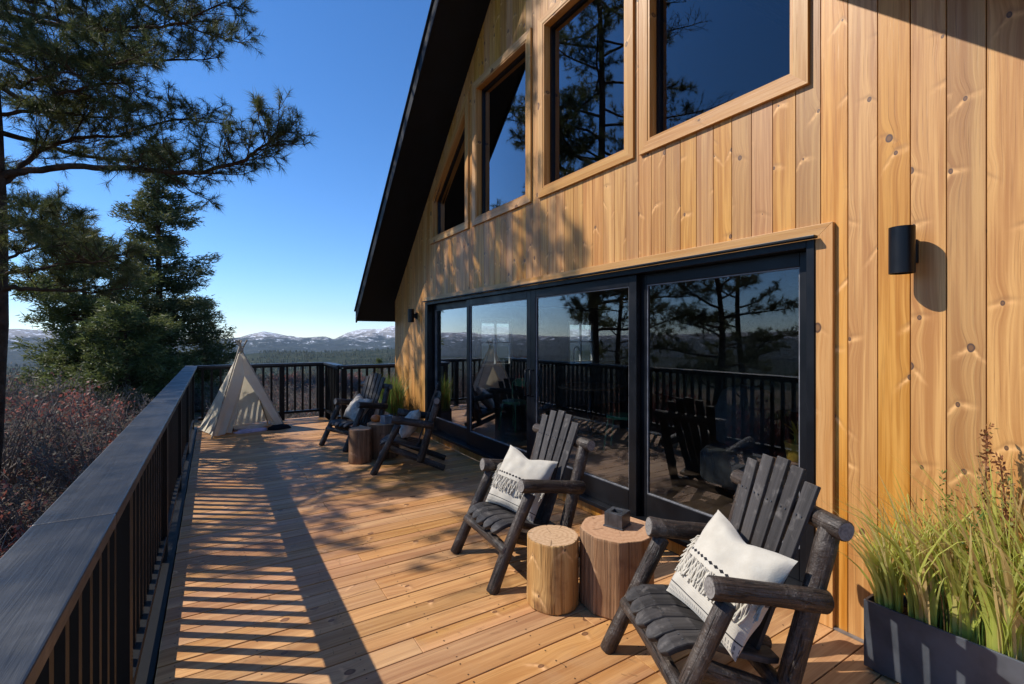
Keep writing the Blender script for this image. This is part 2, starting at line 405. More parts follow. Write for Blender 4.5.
# ------------------------------------------------------------------ RAILINGS
HR=1.105
bal=MB(); bal.box(-.019,.019,-.019,.019,.165,HR-.072,axis=2); 
_b=bal.build('baluster',M['railside'],bevel=.003); BALM=_b.data; bpy.data.objects.remove(_b)
def post_mesh():
    p=MB(); p.box(-.045,.045,-.045,.045,-.28,HR-.062,axis=2); o=p.build('post',M['railside']); d=o.data; bpy.data.objects.remove(o); return d
POSTM=post_mesh()
def railing(x0,y0,x1,y1,label,capw=.18,posts=(),start=.07):
    t=thing('deck_railing',label,'railing',(x0,y0,0),math.atan2(y1-y0,x1-x0),'black railings round the deck')
    L=math.hypot(x1-x0,y1-y0)
    c=MB(); q=0; k=0
    while q<L-.01:
        e=min(L,q+3.05+.3*math.sin(k*5)); 
        if L-e<.6: e=L
        c.box(q+(.001 if q else -capw/2),e-.001 if e<L else L+capw/2,-capw/2,capw/2,HR-.038,HR,rnd=.17+k*.31,axis=0); q=e; k+=1
    c.build('cap_rail',M['rail'],t,bevel=.004)
    s=MB(); s.box(.0,L,-.034,.034,HR-.075,HR-.040,axis=0); s.build('top_rail',M['railside'],t)
    s=MB(); s.box(.0,L,-.044,.044,.115,.160,axis=0); s.build('bottom_rail',M['railside'],t,bevel=.003)
    for p in posts:
        o=bpy.data.objects.new('post',POSTM); COL.objects.link(o); o.parent=t; o.location=(p,0,0)
    d=start
    while d<L-.05:
        if all(abs(d-p)>.06 for p in posts):
            o=bpy.data.objects.new('baluster',BALM); COL.objects.link(o); o.parent=t; o.location=(d,0,0)
        d+=.1397
    return t
XC=-.33
railing(XC,-1.25,XC,YF+.05,'long black railing with wide cap running down the left side of the deck',.182,(0.05,1.9,3.75,5.6,7.45,9.3,11.45))
railing(XC+.1,YF+.05,XS+.05,YF+.05,'black railing across the far end of the deck behind the tent',.14,(1.37,2.1))
railing(XS+.05,YF-.03,XS+.05,YS+.10,'short black return railing running back from the far corner',.15,(0.05,),.14)
railing(XS+.10,YS+.02,6.2,YS+.02,'black railing section behind the far chair, ending past the cabin corner',.15,(.0,2.0,4.1),.14)

# ------------------------------------------------------------------ CABIN
RY,RZ,SL=4.262,6.70,.958     # ridge and slope of the soffit line
YW0,YW1=-.35,8.87
def roofz(y): return RZ-SL*abs(y-RY)
cabin=thing('cabin','timber clad gable cabin with black roof, sliding doors and upper windows','cabin',(W,RY,0))
inv=Matrix.Translation((-W,-RY,0))
def cb(mb,name,mats,parent=None,bevel=0,label=None):
    mb.v=[(p[0]-W,p[1]-RY,p[2]) for p in mb.v]
    o=mb.build(name,mats,parent or cabin,bevel)
    if label: o['label']=label
    return o
DY0,DY1,DZ0,DZ1=1.384,7.267,.115,2.178
TW=.085
# openings: (y0,y1, z0, ztop at y0, ztop at y1)
OPS=[(DY0,DY1,0.115,DZ1,DZ1),
     (1.425+TW,2.714-TW,3.085+TW,3.90-TW*1.3,5.05-TW*1.3),
     (2.779+TW,4.127-TW,3.085+TW,4.97-TW,4.97-TW),
     (4.265+TW,5.632-TW,3.085+TW,4.97-TW,4.97-TW),
     (5.76+TW,7.087-TW,3.085+TW,4.93-TW*1.3,3.80-TW*1.3)]
M['groove']=plain('groove backing',(.10,.05,.02),.8)
def siding():
    b=MB(); pitch=.1375; y=YW0-.5*pitch; i=0
    while y<YW1:
        ya,yb=max(y,YW0),min(y+pitch,YW1)
        r=random.Random(i*7+3).random()
        g=.003
        edges=[ya]+sorted(e for op in OPS for e in op[:2] if ya+1e-4<e<yb-1e-4)+[yb]
        for a,c in zip(edges,edges[1:]):
            mid=(a+c)/2
            rngs=[]  # list of (zb_a,zb_c,zt_a,zt_c)
            cur=[(0.0,0.0)]
            segs=[]; zb=(.003 if not (DY0<mid<DY1) else None)
            ops=sorted([op for op in OPS if op[0]<mid<op[1]],key=lambda o:o[2])
            lo=(.003,.003)
            for op in ops:
                k=lambda yy:op[3]+(op[4]-op[3])*(yy-op[0])/(op[1]-op[0])
                if op[2]>.2: segs.append((lo,(op[2],op[2])))
                lo=(k(a),k(c))
            segs.append((lo,(roofz(a),roofz(c))))
            xa=a+(g if a==ya else 0); xc=c-(g if c==yb else 0)
            for (l0,l1),(h0,h1) in segs:
                n=1
                vs=[(W,xa,l0),(W,xc,l1),(W,xc,h1),(W,xa,h0)]
                uvs=[[(xa-y,l0),(xc-y,l1),(xc-y,h1),(xa-y,h0)]]
                b.add(vs,[(1,0,3,2)],[[uvs[0][k] for k in (1,0,3,2)]],r)
                for yy,l,h,s in ((xa,l0,h0,a==ya),(xc,l1,h1,c==yb)):
                    if s:
                        dd=.003 if yy==xa else -.003
                        b.add([(W,yy,l),(W+.003,yy-dd*.5,l),(W+.003,yy-dd*.5,h),(W,yy,h)],[(0,1,2,3)],[[(0,l),(0,l),(0,h),(0,h)]],r)
                        dd*=1.0
                        b.add([(W+.003,yy-dd*.5,l),(W+.009,yy-dd*.5,l),(W+.009,yy-dd*.5,h),(W+.003,yy-dd*.5,h)],[(0,1,2,3)],[[(0,l),(0,l),(0,h),(0,h)]],r)
        y+=pitch; i+=1
    # backing
    wall=cb(b,'wall',M['siding'])
    k=MB()
    def bk(a,c,z0a,z0c,z1a,z1c): k.add([(W+.010,a,z0a),(W+.010,c,z0c),(W+.010,c,z1c),(W+.010,a,z1a)],[(1,0,3,2)])
    ys=sorted(set([YW0,YW1,RY]+[e for op in OPS for e in op[:2]]))
    for a,c in zip(ys,ys[1:]):
        mid=(a+c)/2; lo=(0.0,0.0)
        for op in sorted([op for op in OPS if op[0]<mid<op[1]],key=lambda o:o[2]):
            if op[2]>.2: bk(a,c,lo[0],lo[1],op[2],op[2])
            kk=lambda yy:op[3]+(op[4]-op[3])*(yy-op[0])/(op[1]-op[0]); lo=(kk(a),kk(c))
        bk(a,c,lo[0],lo[1],roofz(a),roofz(c))
    k.v=[(p[0]-W,p[1]-RY,p[2]) for p in k.v]; k.build('wall_backing',M['groove'],wall)
    return wall
wall=siding()
# skirting strip under the doors
s=MB(); y=DY0; i=0
while y<DY1-.01:
    e=min(DY1,y+.1375); s.box(W-.004,W+.05,y+.002,e-.002,.004,.112,rnd=(i*.377)%1,axis=2); y=e;i+=1
cb(s,'door_skirting',M['skirt'])
s=MB(); s.box(W-.022,W-.003,YW0,DY0-.01,.002,.012,axis=1); cb(s,'flashing',plain('grey flashing',(.25,.25,.26),.4,.5,.6))
# side and back walls + interior shell
XB=W+7.0
def shell():
    b=MB()
    # far end wall (y=YW1) with two windows; x positions
    wins=[(4.70,5.50),(7.05,7.85)]; z0,z1=1.0,2.0; H=roofz(YW1)
    xs=[W+.012]+[v for w in wins for v in w]+[XB]
    for k,(a,c) in enumerate(zip(xs,xs[1:])):
        if k%2==1:
            b.box(a,c,YW1-.12,YW1,0,z0); b.box(a,c,YW1-.12,YW1,z1,H)
        else: b.box(a,c,YW1-.12,YW1,0,H)
    b.box(W+.012,XB,YW0,YW0+.12,0,H)
    # back gable wall
    b.add([(XB,YW0,0),(XB,YW1,0),(XB,YW1,H),(XB,RY,RZ),(XB,YW0,H)],[(0,1,2,3,4)])
    cb(b,'side_wall',M['shade_in'])
    f=MB(); f.box(W+.05,XB-.01,YW0+.13,YW1-.13,.02,.118,rnd=.4,axis=1); cb(f,'room_floor',M['roomfloor'])
    c=MB(); c.box(W+.03,XB-.01,YW0+.13,YW1-.13,2.32,2.5); cb(c,'loft_floor',M['shade_in'])
M['roomfloor']=plain('room floor',(.10,.065,.045),.35,.5)
shell()
for a,c in ((4.70,5.50),(7.05,7.85)):
    f=MB()
    for (x0,x1,z0,z1) in ((a,a+.05,1.0,2.0),(c-.05,c,1.0,2.0),(a+.05,c-.05,1.0,1.05),(a+.05,c-.05,1.95,2.0),(a+.05,c-.05,1.49,1.52),((a+c)/2-.012,(a+c)/2+.012,1.05,1.49),((a+c)/2-.012,(a+c)/2+.012,1.52,1.95)):
        f.box(x0,x1,YW1-.10,YW1-.04,z0,z1)
    wf=cb(f,'window',plain('white sash',(.6,.6,.58),.5))
    g=MB(); g.add([(a-W,YW1-.065-RY,1.0),(c-W,YW1-.065-RY,1.0),(c-W,YW1-.065-RY,2.0),(a-W,YW1-.065-RY,2.0)],[(0,1,2,3)]); g.build('pane',M['glass'],wf)
# exterior corner trim of the wall
# roof
def roof():
    OV=.64; TK=.20; EAVE=.38; x0,x1=W-OV,XB+.5
    ye=YW1+EAVE; 
    def zz(y): return RZ-SL*abs(y-RY)
    b=MB(); ys=[RY-(ye-RY),RY,ye]
    for (ya,yb) in ((ys[0],ys[1]),(ys[1],ys[2])):
        za,zb=zz(ya),zz(yb)
        vs=[(x,y,z+t) for x in (x0+.03,x1) for (y,z) in ((ya,za),(yb,zb)) for t in (0,TK-.03)]
        b.add(vs,[(0,1,3,2),(4,6,7,5),(0,4,5,1),(2,3,7,6),(0,2,6,4),(1,5,7,3)])
    r=cb(b,'roof',M['black_rough'])
    f=MB()
    for (ya,yb) in ((ys[0],ys[1]),(ys[1],ys[2])):
        za,zb=zz(ya),zz(yb)
        vs=[(x,y,z+t) for x in (x0,x0+.028) for (y,z) in ((ya,za),(yb,zb)) for t in (-.03,TK)]
        f.add(vs,[(0,1,3,2),(4,6,7,5),(0,4,5,1),(2,3,7,6),(0,2,6,4),(1,5,7,3)])
    f.v=[(p[0]-W,p[1]-RY,p[2]) for p in f.v]; f.build('fascia',M['black_rough'],r)
    f=MB()
    for (ya,yb) in ((ys[0]-.02,ys[1]),(ys[1],ys[2]+.02)):
        za,zb=zz(ya)+TK+.001,zz(yb)+TK+.001
        vs=[(x,y,z+t) for x in (x0-.025,x1) for (y,z) in ((ya,za),(yb,zb)) for t in (0,.018)]
        f.add(vs,[(0,1,3,2),(4,6,7,5),(0,4,5,1),(2,3,7,6),(0,2,6,4),(1,5,7,3)])
    f.v=[(p[0]-W,p[1]-RY,p[2]) for p in f.v]; f.build('roof_sheet',M['roofsheet'],r)
M['roofsheet']=plain('dark roof sheet',(.03,.033,.04),.35,.5,.5,4,.2,.1)
roof()
# gable windows
def poly_ring(b, outer, inner, x0,x1, rnd=0.0, wood=True):
    """frame between two convex polygons (y,z), from x0 (front) to x1; one piece per side, mitred"""
    n=len(outer)
    for i in range(n):
        j=(i+1)%n
        o0,o1,i0,i1=outer[i],outer[j],inner[i],inner[j]
        q=[o0,o1,i1,i0]
        vs=[(x0,)+p for p in q]+[(x1,)+p for p in q]
        d=Vector((o1[0]-o0[0],o1[1]-o0[1])); L=d.length; d/=L; nn=Vector((-d.y,d.x))
        def uvp(p):
            w=Vector((p[0]-o0[0],p[1]-o0[1])); return (w.dot(nn),w.dot(d))
        U=[uvp(p) for p in q]
        fs=[(0,3,2,1),(4,5,6,7),(0,1,5,4),(2,3,7,6)]
        uvs=[[U[0],U[3],U[2],U[1]],[U[0],U[1],U[2],U[3]],[U[0],U[1],(U[1][0]+.03,U[1][1]),(U[0][0]+.03,U[0][1])],[U[2],U[3],(U[3][0]+.06,U[3][1]),(U[2][0]+.06,U[2][1])]]
        b.add(vs,fs,uvs,(rnd+i*.23)%1)
def inset(poly,d):
    n=len(poly); out=[]
    # polygon ccw in (y,z)
    for i in range(n):
        p0,p1,p2=Vector(poly[i-1]),Vector(poly[i]),Vector(poly[(i+1)%n])
        e1=(p1-p0).normalized(); e2=(p2-p1).normalized()
        n1=Vector((-e1.y,e1.x)); n2=Vector((-e2.y,e2.x))
        bis=(n1+n2).normalized(); out.append(tuple(p1+bis*(d/max(.2,bis.dot(n1)))))
    return out
WINS=[([(1.425,3.085),(2.714,3.085),(2.714,5.05),(1.425,3.90)],'big sloped gable window on the right'),
      ([(2.779,3.085),(4.127,3.085),(4.127,4.97),(2.779,4.97)],'tall rectangular gable window'),
      ([(4.265,3.085),(5.632,3.085),(5.632,4.97),(4.265,4.97)],'tall rectangular gable window'),
      ([(5.76,3.085),(7.087,3.085),(7.087,3.80),(5.76,4.93)],'sloped gable window on the left')]
for k,(pl,lab) in enumerate(WINS):
    o=MB(); inn=inset(pl,TW)
    poly_ring(o,pl,inn,W-.026,W-.001,rnd=.11*k); 
    w=cb(o,'window',M['trim'],bevel=.002,label=lab)
    rv=MB(); in2=inset(pl,TW+.02)
    poly_ring(rv,inn,in2,W-.020,W+.10,rnd=.3)
    rv.v=[(p[0]-W,p[1]-RY,p[2]) for p in rv.v]; rv.build('reveal',M['trim'],w)
    fr=MB(); in3=inset(pl,TW+.055)
    poly_ring(fr,in2,in3,W+.06,W+.11); fr.v=[(p[0]-W,p[1]-RY,p[2]) for p in fr.v]; fr.build('frame',M['sash'] if 'sash' in M else M['black'],w)
    g=MB(); n=len(in3)
    g.add([(W+.08-W,p[0]-RY,p[1]) for p in inset(pl,TW+.04)],[tuple(range(n))]); g.build('pane',M['glass'],w)
# door surround
def doors():
    ty=.09
    o=MB()
    # top trim and sides (mitred)
    y0,y1,z1=DY0-ty,DY1+ty*.6,DZ1+ty*.9
    outer=[(y0,.004),(DY0,.004),(DY0,DZ1),(y0,z1)]
    def piece(q,vert,rn):
        vs=[(W-.028,)+p for p in q]+[(W-.001,)+p for p in q]
        U=[((p[0],p[1]) if vert else (p[1],p[0])) for p in q]
        o.add(vs,[(0,3,2,1),(0,1,5,4),(2,3,7,6),(1,2,6,5),(3,0,4,7)],[[U[k] for k in (0,3,2,1)],[U[0],U[1],U[1],U[0]],[U[2],U[3],U[3],U[2]],[U[1],U[2],U[2],U[1]],[U[3],U[0],U[0],U[3]]],rn)
    piece([(y0,.004),(DY0,.004),(DY0,DZ1),(y0,z1)],True,.35)
    piece([(DY1,.004),(y1,.004),(y1,z1),(DY1,DZ1)],True,.55)
    mid=(DY0+DY1)/2-.3
    piece([(DY0,DZ1),(mid,DZ1),(mid,z1),(y0,z1)],False,.75)
    piece([(mid+.001,DZ1),(DY1,DZ1),(y1,z1),(mid+.001,z1)],False,.15)
    d=cb(o,'door_trim',M['trim'],bevel=.002)
    # black outer frame
    f=MB(); x0,x1=W-.038,W+.13
    f.box(x0,x1,DY0+.001,DY0+.045,DZ0,DZ1-.001); f.box(x0,x1,DY1-.10,DY1-.001,DZ0,DZ1-.001)
    f.box(x0,x1,DY0+.046,DY1-.101,DZ1-.045,DZ1-.001); f.box(x0-.03,x1,DY0+.046,DY1-.101,DZ0,DZ0+.035)
    f.box(x0-.045,x0-.002,DY0-.02,DY1+.0,DZ1+.0,DZ1+.016)
    fr=cb(f,'door_frame',M['black'],bevel=.003)
    # four panels
    ys=[DY0+.046,2.80,4.30,5.83,DY1-.101]
    for k in range(4):
        a,c=ys[k],ys[k+1]
        front = k in (1,2)
        xa = W+.005 if front else W+.06
        b=MB(); xb=xa+.05; st=.085; z0,z1=DZ0+.036,DZ1-.046
        gb,gt=z0+.19,z1-.088
        if front: a-=.03 if k==1 else 0; c+=.03 if k==2 else 0
        b.box(xa,xb,a+.001,a+st,z0,z1,axis=2); b.box(xa,xb,c-st,c-.001,z0,z1,axis=2)
        b.box(xa,xb,a+st+.0005,c-st-.0005,z0,gb); b.box(xa,xb,a+st+.0005,c-st-.0005,gt,z1)
        dr=cb(b,'sliding_door',M['black'],bevel=.004)
        g=MB(); g.add([(xa+.022,a+st-.01,gb-.01),(xa+.022,a+st-.01,gt+.01),(xa+.022,c-st+.01,gt+.01),(xa+.022,c-st+.01,gb-.01)],[(0,1,2,3)]); g.v=[(p[0]-W,p[1]-RY,p[2]) for p in g.v]; g.build('pane',M['glass'],dr)
        gs=MB()
        for (q0,q1,r0,r1) in ((a+st,a+st+.008,gb,gt),(c-st-.008,c-st,gb,gt),(a+st+.009,c-st-.009,gb,gb+.008),(a+st+.009,c-st-.009,gt-.008,gt)):
            gs.box(xa+.008,xa+.0195,q0,q1,r0,r1)
        gs.v=[(p[0]-W,p[1]-RY,p[2]) for p in gs.v]; gs.build('gasket',M['gasket'],dr)
        if front:
            hy=a+.045 if k==2 else c-.045
            h=MB(); h.tube([(xa-.002,hy,.98),(xa-.04,hy,.98),(xa-.04,hy,1.26),(xa-.002,hy,1.26)],.010,8)
            h.v=[(p[0]-W,p[1]-RY,p[2]) for p in h.v]; h.build('handle',M['black'],dr)
    m=MB(); m.box(W-.03,W+.13,2.70-.03,2.80+.0,DZ0+.036,DZ1-.046,axis=2)
M['gasket']=plain('grey gasket',(.16,.16,.17),.4)
doors()

# ------------------------------------------------------------------ wall lamps
def lamp(y,z,label):
    t=thing('wall_lamp',label,'wall lamp',(W,y,z),0,'black cylinder wall lamps')
    b=MB(); n=28; r=.052; hh=.112
    x=-.105
    b.tube([(x,0,-hh),(x,0,hh)],r,n,caps=False)
    b.tube([(x,0,hh),(x,0,-hh)],r-.004,n,caps=False)
    for z0,s in ((-hh,1),(hh,-1)):
        ro=[(x+math.cos(6.2832*k/n)*r,math.sin(6.2832*k/n)*r,z0) for k in range(n)]
        ri=[(x+math.cos(6.2832*k/n)*(r-.004),math.sin(6.2832*k/n)*(r-.004),z0) for k in range(n)]
        b.add(ro+ri,[(k,(k+1)%n,n+(k+1)%n,n+k) for k in range(n)])
    b.build('lamp_body',M['black'],t)
    g=MB(); g.tube([(x,0,-hh+.03),(x,0,-hh+.034)],r-.0045,n); g.tube([(x,0,hh-.034),(x,0,hh-.03)],r-.0045,n); g.build('lens',M['lens'],t)
    m=MB(); m.box(-.052,-.022,-.022,.022,-.036,.036); m.build('bracket',M['black'],t,bevel=.004)
    m=MB(); m.box(-.0225,-.0015,-.034,.034,-.058,.058); m.build('wall_plate',M['black'],t,bevel=.004)
M['lens']=plain('lamp lens',(.5,.5,.48),.2)
lamp(.955,2.04,'black cylinder lamp on the sunlit siding right of the sliding doors')
lamp(7.72,1.98,'small black cylinder lamp at the far end of the wall, left of the sliding doors')

# ------------------------------------------------------------------ CHAIRS
def slat_board(b, pts, width0, width1, thick, rnd, round_end=True, side=Vector((0,1,0))):
    """curved board along pts; widths along; y direction = side"""
    pts=[Vector(p) for p in pts]; k=len(pts)
    vs=[];  L=0; Ls=[]
    for i,p in enumerate(pts):
        if i: L+=(p-pts[i-1]).length
        Ls.append(L)
    for i,p in enumerate(pts):
        T=(pts[min(i+1,k-1)]-pts[max(i-1,0)]).normalized(); N=T.cross(side).normalized()
        f=Ls[i]/L; w=(width0+(width1-width0)*f)/2
        if round_end:
            e=min(Ls[i],99)/.05
            if e<1: w*=math.sqrt(max(.12,1-(1-e)**2))
        vs+=[p-side*w-N*thick/2,p+side*w-N*thick/2,p+side*w+N*thick/2,p-side*w+N*thick/2]
    fs=[];uv=[]
    for i in range(k-1):
        for j in range(4):
            a=i*4+j; c=i*4+(j+1)%4
            fs.append((a,c,c+4,a+4))
            w=width0 if j%2==0 else thick
            uv.append([(j*.2,Ls[i]),(j*.2+w,Ls[i]),(j*.2+w,Ls[i+1]),(j*.2,Ls[i+1])])
    fs+= [(3,2,1,0),tuple(range(4*k-4,4*k))]; uv+=[[(0,0),(.1,0),(.1,.03),(0,.03)]]*2
    b.add(vs,fs,uv,rnd)
def log(b,p0,p1,r,seed,taper=.93,n=16):
    p0,p1=Vector(p0),Vector(p1); rr=random.Random(seed)
    k=7; side=(p1-p0).cross(Vector((0,0,1))); side=side.normalized() if side.length>1e-3 else Vector((1,0,0))
    bow=rr.uniform(-.012,.012)
    pts=[p0.lerp(p1,i/(k-1))+side*bow*math.sin(math.pi*i/(k-1)) for i in range(k)]
    rad=[r*(1+(taper-1)*i/(k-1))*(1+rr.uniform(-.045,.045)) for i in range(k)]
    b.tube(pts,rad,n,True,rr.random(),0,1,.030,seed,bevel=.006)
LM=[M['log'],M['logend']]
def make_chair():
    t=thing('log_chair','x','chair')
    for s in (1,-1):
        b=MB(); log(b,(.055,.315*s,.655),(-.445,.335*s,.580),.049,3+s); b.build('armrest',LM,t)
        b=MB(); log(b,(.28,.33*s,-.004),(-.02,.315*s,.592),.041,13+s,.98); b.build('front_leg',LM,t)
        b=MB(); log(b,(.09,.235*s,.298),(-.58,.25*s,.028),.041,23+s); b.build('rear_leg',LM,t)
        b=MB(); log(b,(-.28,.285*s,.12),(-.50,.295*s,.90),.044,33+s); b.build('back_post',LM,t)
    b=MB(); log(b,(-.487,-.385,.885),(-.487,.385,.885),.042,41,1.0); b.build('back_rail',LM,t)
    b=MB(); log(b,(.175,-.335,.245),(.175,.335,.245),.036,43,1.0); b.build('stretcher',LM,t)
    b=MB(); log(b,(-.28,-.29,.20),(-.28,.29,.20),.036,45,1.0); b.build('stretcher',LM,t)
    for k in range(5):
        c=(k-2); b=MB(); rr=random.Random(50+k)
        y=c*.098; x1=.235-.012*abs(c)
        pts=[(x1,y,.325),(x1-.02,y,.345),(x1-.05,y,.362),(x1-.1,y,.374),(x1-.2,y,.368),(-.10,y,.325),(-.25,y,.285),(-.31,y*.95,.275)]
        slat_board(b,pts,.094,.088,.030,rr.random()); o=b.build('seat_slat',M['slat'],t,bevel=.007)
    for k in range(5):
        c=(k-2); b=MB(); rr=random.Random(70+k)
        h=1.085-.015*c*c
        x0,z0=-.225,.27; sx=-(h-z0)*.335
        n=7; fan=.052
        p=[(x0+sx*i/(n-1), c*(.078+fan*i/(n-1)*.55), z0+(h-z0)*i/(n-1)) for i in range(n)][::-1]
        d=Vector((0,1,0))
        slat_board(b,p,.080,.066,.020,rr.random(),False,d)
        # bevelled top corner
        b.build('back_slat',M['slat'],t,bevel=.004)
    b=MB()
    for k in range(5):
        c=k-2
        for h in (.885,.865):
            pass
        z=.885; f=(z-.27)/(1.085-.015*c*c-.27); x=-.225-(z-.27)*.335+.0125; y=c*(.078+.052*f*.55)
        for dy in (-.016,.016):
            b.tube([(x,y+dy,z),(x+.003,y+dy,z+.001)],.0045,8)
        for dy in (-.018,.018):
            b.tube([(.12,c*.098+dy,.387),(.12,c*.098+dy,.3895)],.005,8)
    b.build('screws',M['boxmetal'],t)
    return t
CH=[((1.83,1.425),154,'nearest dark log chair, with a cream fringed pillow, beside the planter'),
    ((1.79,2.93),176,'second nearest dark log chair with a cream pillow, beside the pale round stump'),
    ((1.975,5.80),155,'third dark log chair along the deck, in shade before the sliding doors'),
    ((1.727,7.33),199,'farthest dark log chair, near the end railing and the wall corner')]
proto=make_chair(); chairs=[]
for k,((x,y),a,lab) in enumerate(CH):
    c=proto if k==0 else None
    chairs.append(c)
for k,((x,y),a,lab) in enumerate(CH):
    c=chairs[k] or copy_tree(proto); chairs[k]=c
    c.scale=(.97,.97,.97); c.location=(x,y,.002); c.rotation_euler=(0,0,R(a)); c['label']=lab; c['group']='log chairs along the deck'

# ------------------------------------------------------------------ PILLOWS
def fabric():
    t=NT('cream woven cotton'); u,v,_=t.sep(t.uv())   # u,v in 0..1 over the front, v up
    n=t.noise(t.obj(),160,3); n2=t.noise(t.obj(),14,3)
    base=t.mix(t.mr(n2,.3,.7),(.46,.415,.34),(.52,.475,.395))
    def band(v0,v1): return t.math('MULTIPLY',t.math('GREATER_THAN',v,v0),t.math('LESS_THAN',v,v1))
    # row of diamonds at v=.50
    def diamonds(v0,h,per):
        fu=t.math('PINGPONG',t.math('MULTIPLY',u,1.0/per),.5)
        dv=t.math('DIVIDE',t.math('ABSOLUTE',t.math('SUBTRACT',v,v0)),h)
        return t.math('LESS_THAN',t.math('ADD',fu,dv),.47)
    blk=t.math('MAXIMUM',diamonds(.53,.040,.066),t.math('MAXIMUM',band(.128,.140),0.0))
    # comb marks near the bottom
    cu=t.math('LESS_THAN',t.math('PINGPONG',t.math('MULTIPLY',u,36.0),.5),.16)
    comb=t.math('MULTIPLY',cu,t.math('MAXIMUM',band(.065,.10),band(.03,.05)))
    grey=t.math('MULTIPLY',band(0.0,.30),t.mr(t.math('PINGPONG',t.math('MULTIPLY',v,46.0),.5),.1,.4,0,.35))
    c=t.mix(grey,base,(.45,.42,.37)); c=t.mix(comb,c,(.16,.15,.14)); c=t.mix(blk,c,(.012,.012,.014))
    h=t.math('ADD',t.math('MULTIPLY',n,.6),t.math('MULTIPLY',grey,.6))
    return t.finish(c,.95,h,.5,.004,.1,Sheen_Weight=.3)
M['fabric']=fabric()
M['yarn']=plain('cream yarn',(.50,.455,.375),.95,.1,0,30,.12,.3)
M['fabric2']=plain('pale grey woven cotton',(.42,.38,.33),.95,.1,0,14,.25,.4,90)
def make_pillow(name,label,S=.46,T=.095,mat='fabric',fringe=True,seed=1,sag=.25):
    t=thing(name,label,'pillow',group='pillows on the log chairs'); n=30
    b=MB(); rr=random.Random(seed)
    def pt(a,c,side):
        # a,c in -1..1 ; y across, z up, x thickness
        e=(max(0,1-a*a)*max(0,1-c*c))**.42
        cor=1-.10*((1-a*a)*abs(c)**2+(1-c*c)*abs(a)**2)*.9
        y=a*S/2*(1-.09*(1-c*c)*0-.10*(1-c*c)*a*a*0 - .085*(1-(abs(c))**2.2)*abs(a)**3)
        z=c*S/2*(1-.105*(1-abs(a)**2.0)*abs(c)**3)
        if c>0: z-= sag*.30*S*math.exp(-(a/.38)**2)*c**2.0     # karate-chop dip of the top edge
        x=side*T*e
        nz=noise.noise(Vector((a*2.2+seed*3,c*2.2,side)))*.016*e**.3+noise.noise(Vector((a*5+seed,c*5,side*2)))*.006*e**.3
        return (x+nz,y,z)
    for side in (1,-1):
        vs=[pt(-1+2*i/n,-1+2*j/n,side) for j in range(n+1) for i in range(n+1)]
        fs=[];uv=[]
        for j in range(n):
            for i in range(n):
                q=[j*(n+1)+i,j*(n+1)+i+1,(j+1)*(n+1)+i+1,(j+1)*(n+1)+i]
                if side<0: q=q[::-1]
                fs.append(tuple(q)); uv.append([((k%(n+1))/n,(k//(n+1))/n) for k in q])
        b.add(vs,fs,uv,0,0,True)
    o=b.build('cover',M[mat],t)
    if fringe:
        f=MB()
        for k in range(85):
            a=-.93+1.86*k/84+rr.uniform(-.01,.01)
            c0=-.06+rr.uniform(-.02,.01); ln=rr.uniform(.30,.46)
            p=[]
            sw=rr.uniform(-.05,.05)
            for q in range(5):
                cc=c0-ln*q/4; x,y,z=pt(max(-.99,min(.99,a+sw*q/4)),cc,1)
                p.append((x+.006+.006*math.sin(q*1.3+k),y,z))
            f.tube(p,[.0035,.004,.0042,.0045,.005],5,True)
        for s in (-1,1):    # side tassels
            for k in range(16):
                c=-.1+.75*k/15*.6; x,y,z=pt(s*.985,c,1)
                p=[(x,y,z),(x+.004,y+s*rr.uniform(.01,.02),z-.01),(x+.01,y+s*rr.uniform(.01,.035),z-rr.uniform(.03,.06))]
                f.tube(p,.0032,5,True)
        f.build('fringe',M['yarn'],t)
    return t
def place_pillow(p,chair,lx,ly,lz,tilt,roll,yaw=0):
    m=Matrix.Translation(chair.location)@Matrix.Rotation(chair.rotation_euler.z,4,'Z')@Matrix.Translation((lx,ly,lz))@Matrix.Rotation(yaw,4,'Z')@Matrix.Rotation(-tilt,4,'Y')@Matrix.Rotation(roll,4,'X')
    p.location=m.to_translation(); p.rotation_euler=m.to_euler()
p=make_pillow('pillow','cream pillow with black diamond row and fringe on the nearest chair',.47,seed=3); place_pillow(p,chairs[0],-.155,.065,.545,R(35),R(-7),R(14))
p=make_pillow('pillow','cream fringed pillow on the second nearest chair',.46,seed=8); place_pillow(p,chairs[1],-.13,-.02,.55,R(30),R(-8),R(25))
p=make_pillow('pillow','pale pillow on the third chair, in tree shade',.40,seed=5,mat='fabric2',fringe=False); place_pillow(p,chairs[2],-.13,.0,.53,R(32),R(12))
p=make_pillow('pillow','pale grey pillow on the farthest chair',.42,seed=6,mat='fabric2',fringe=False); place_pillow(p,chairs[3],-.13,.02,.54,R(35),R(-10))

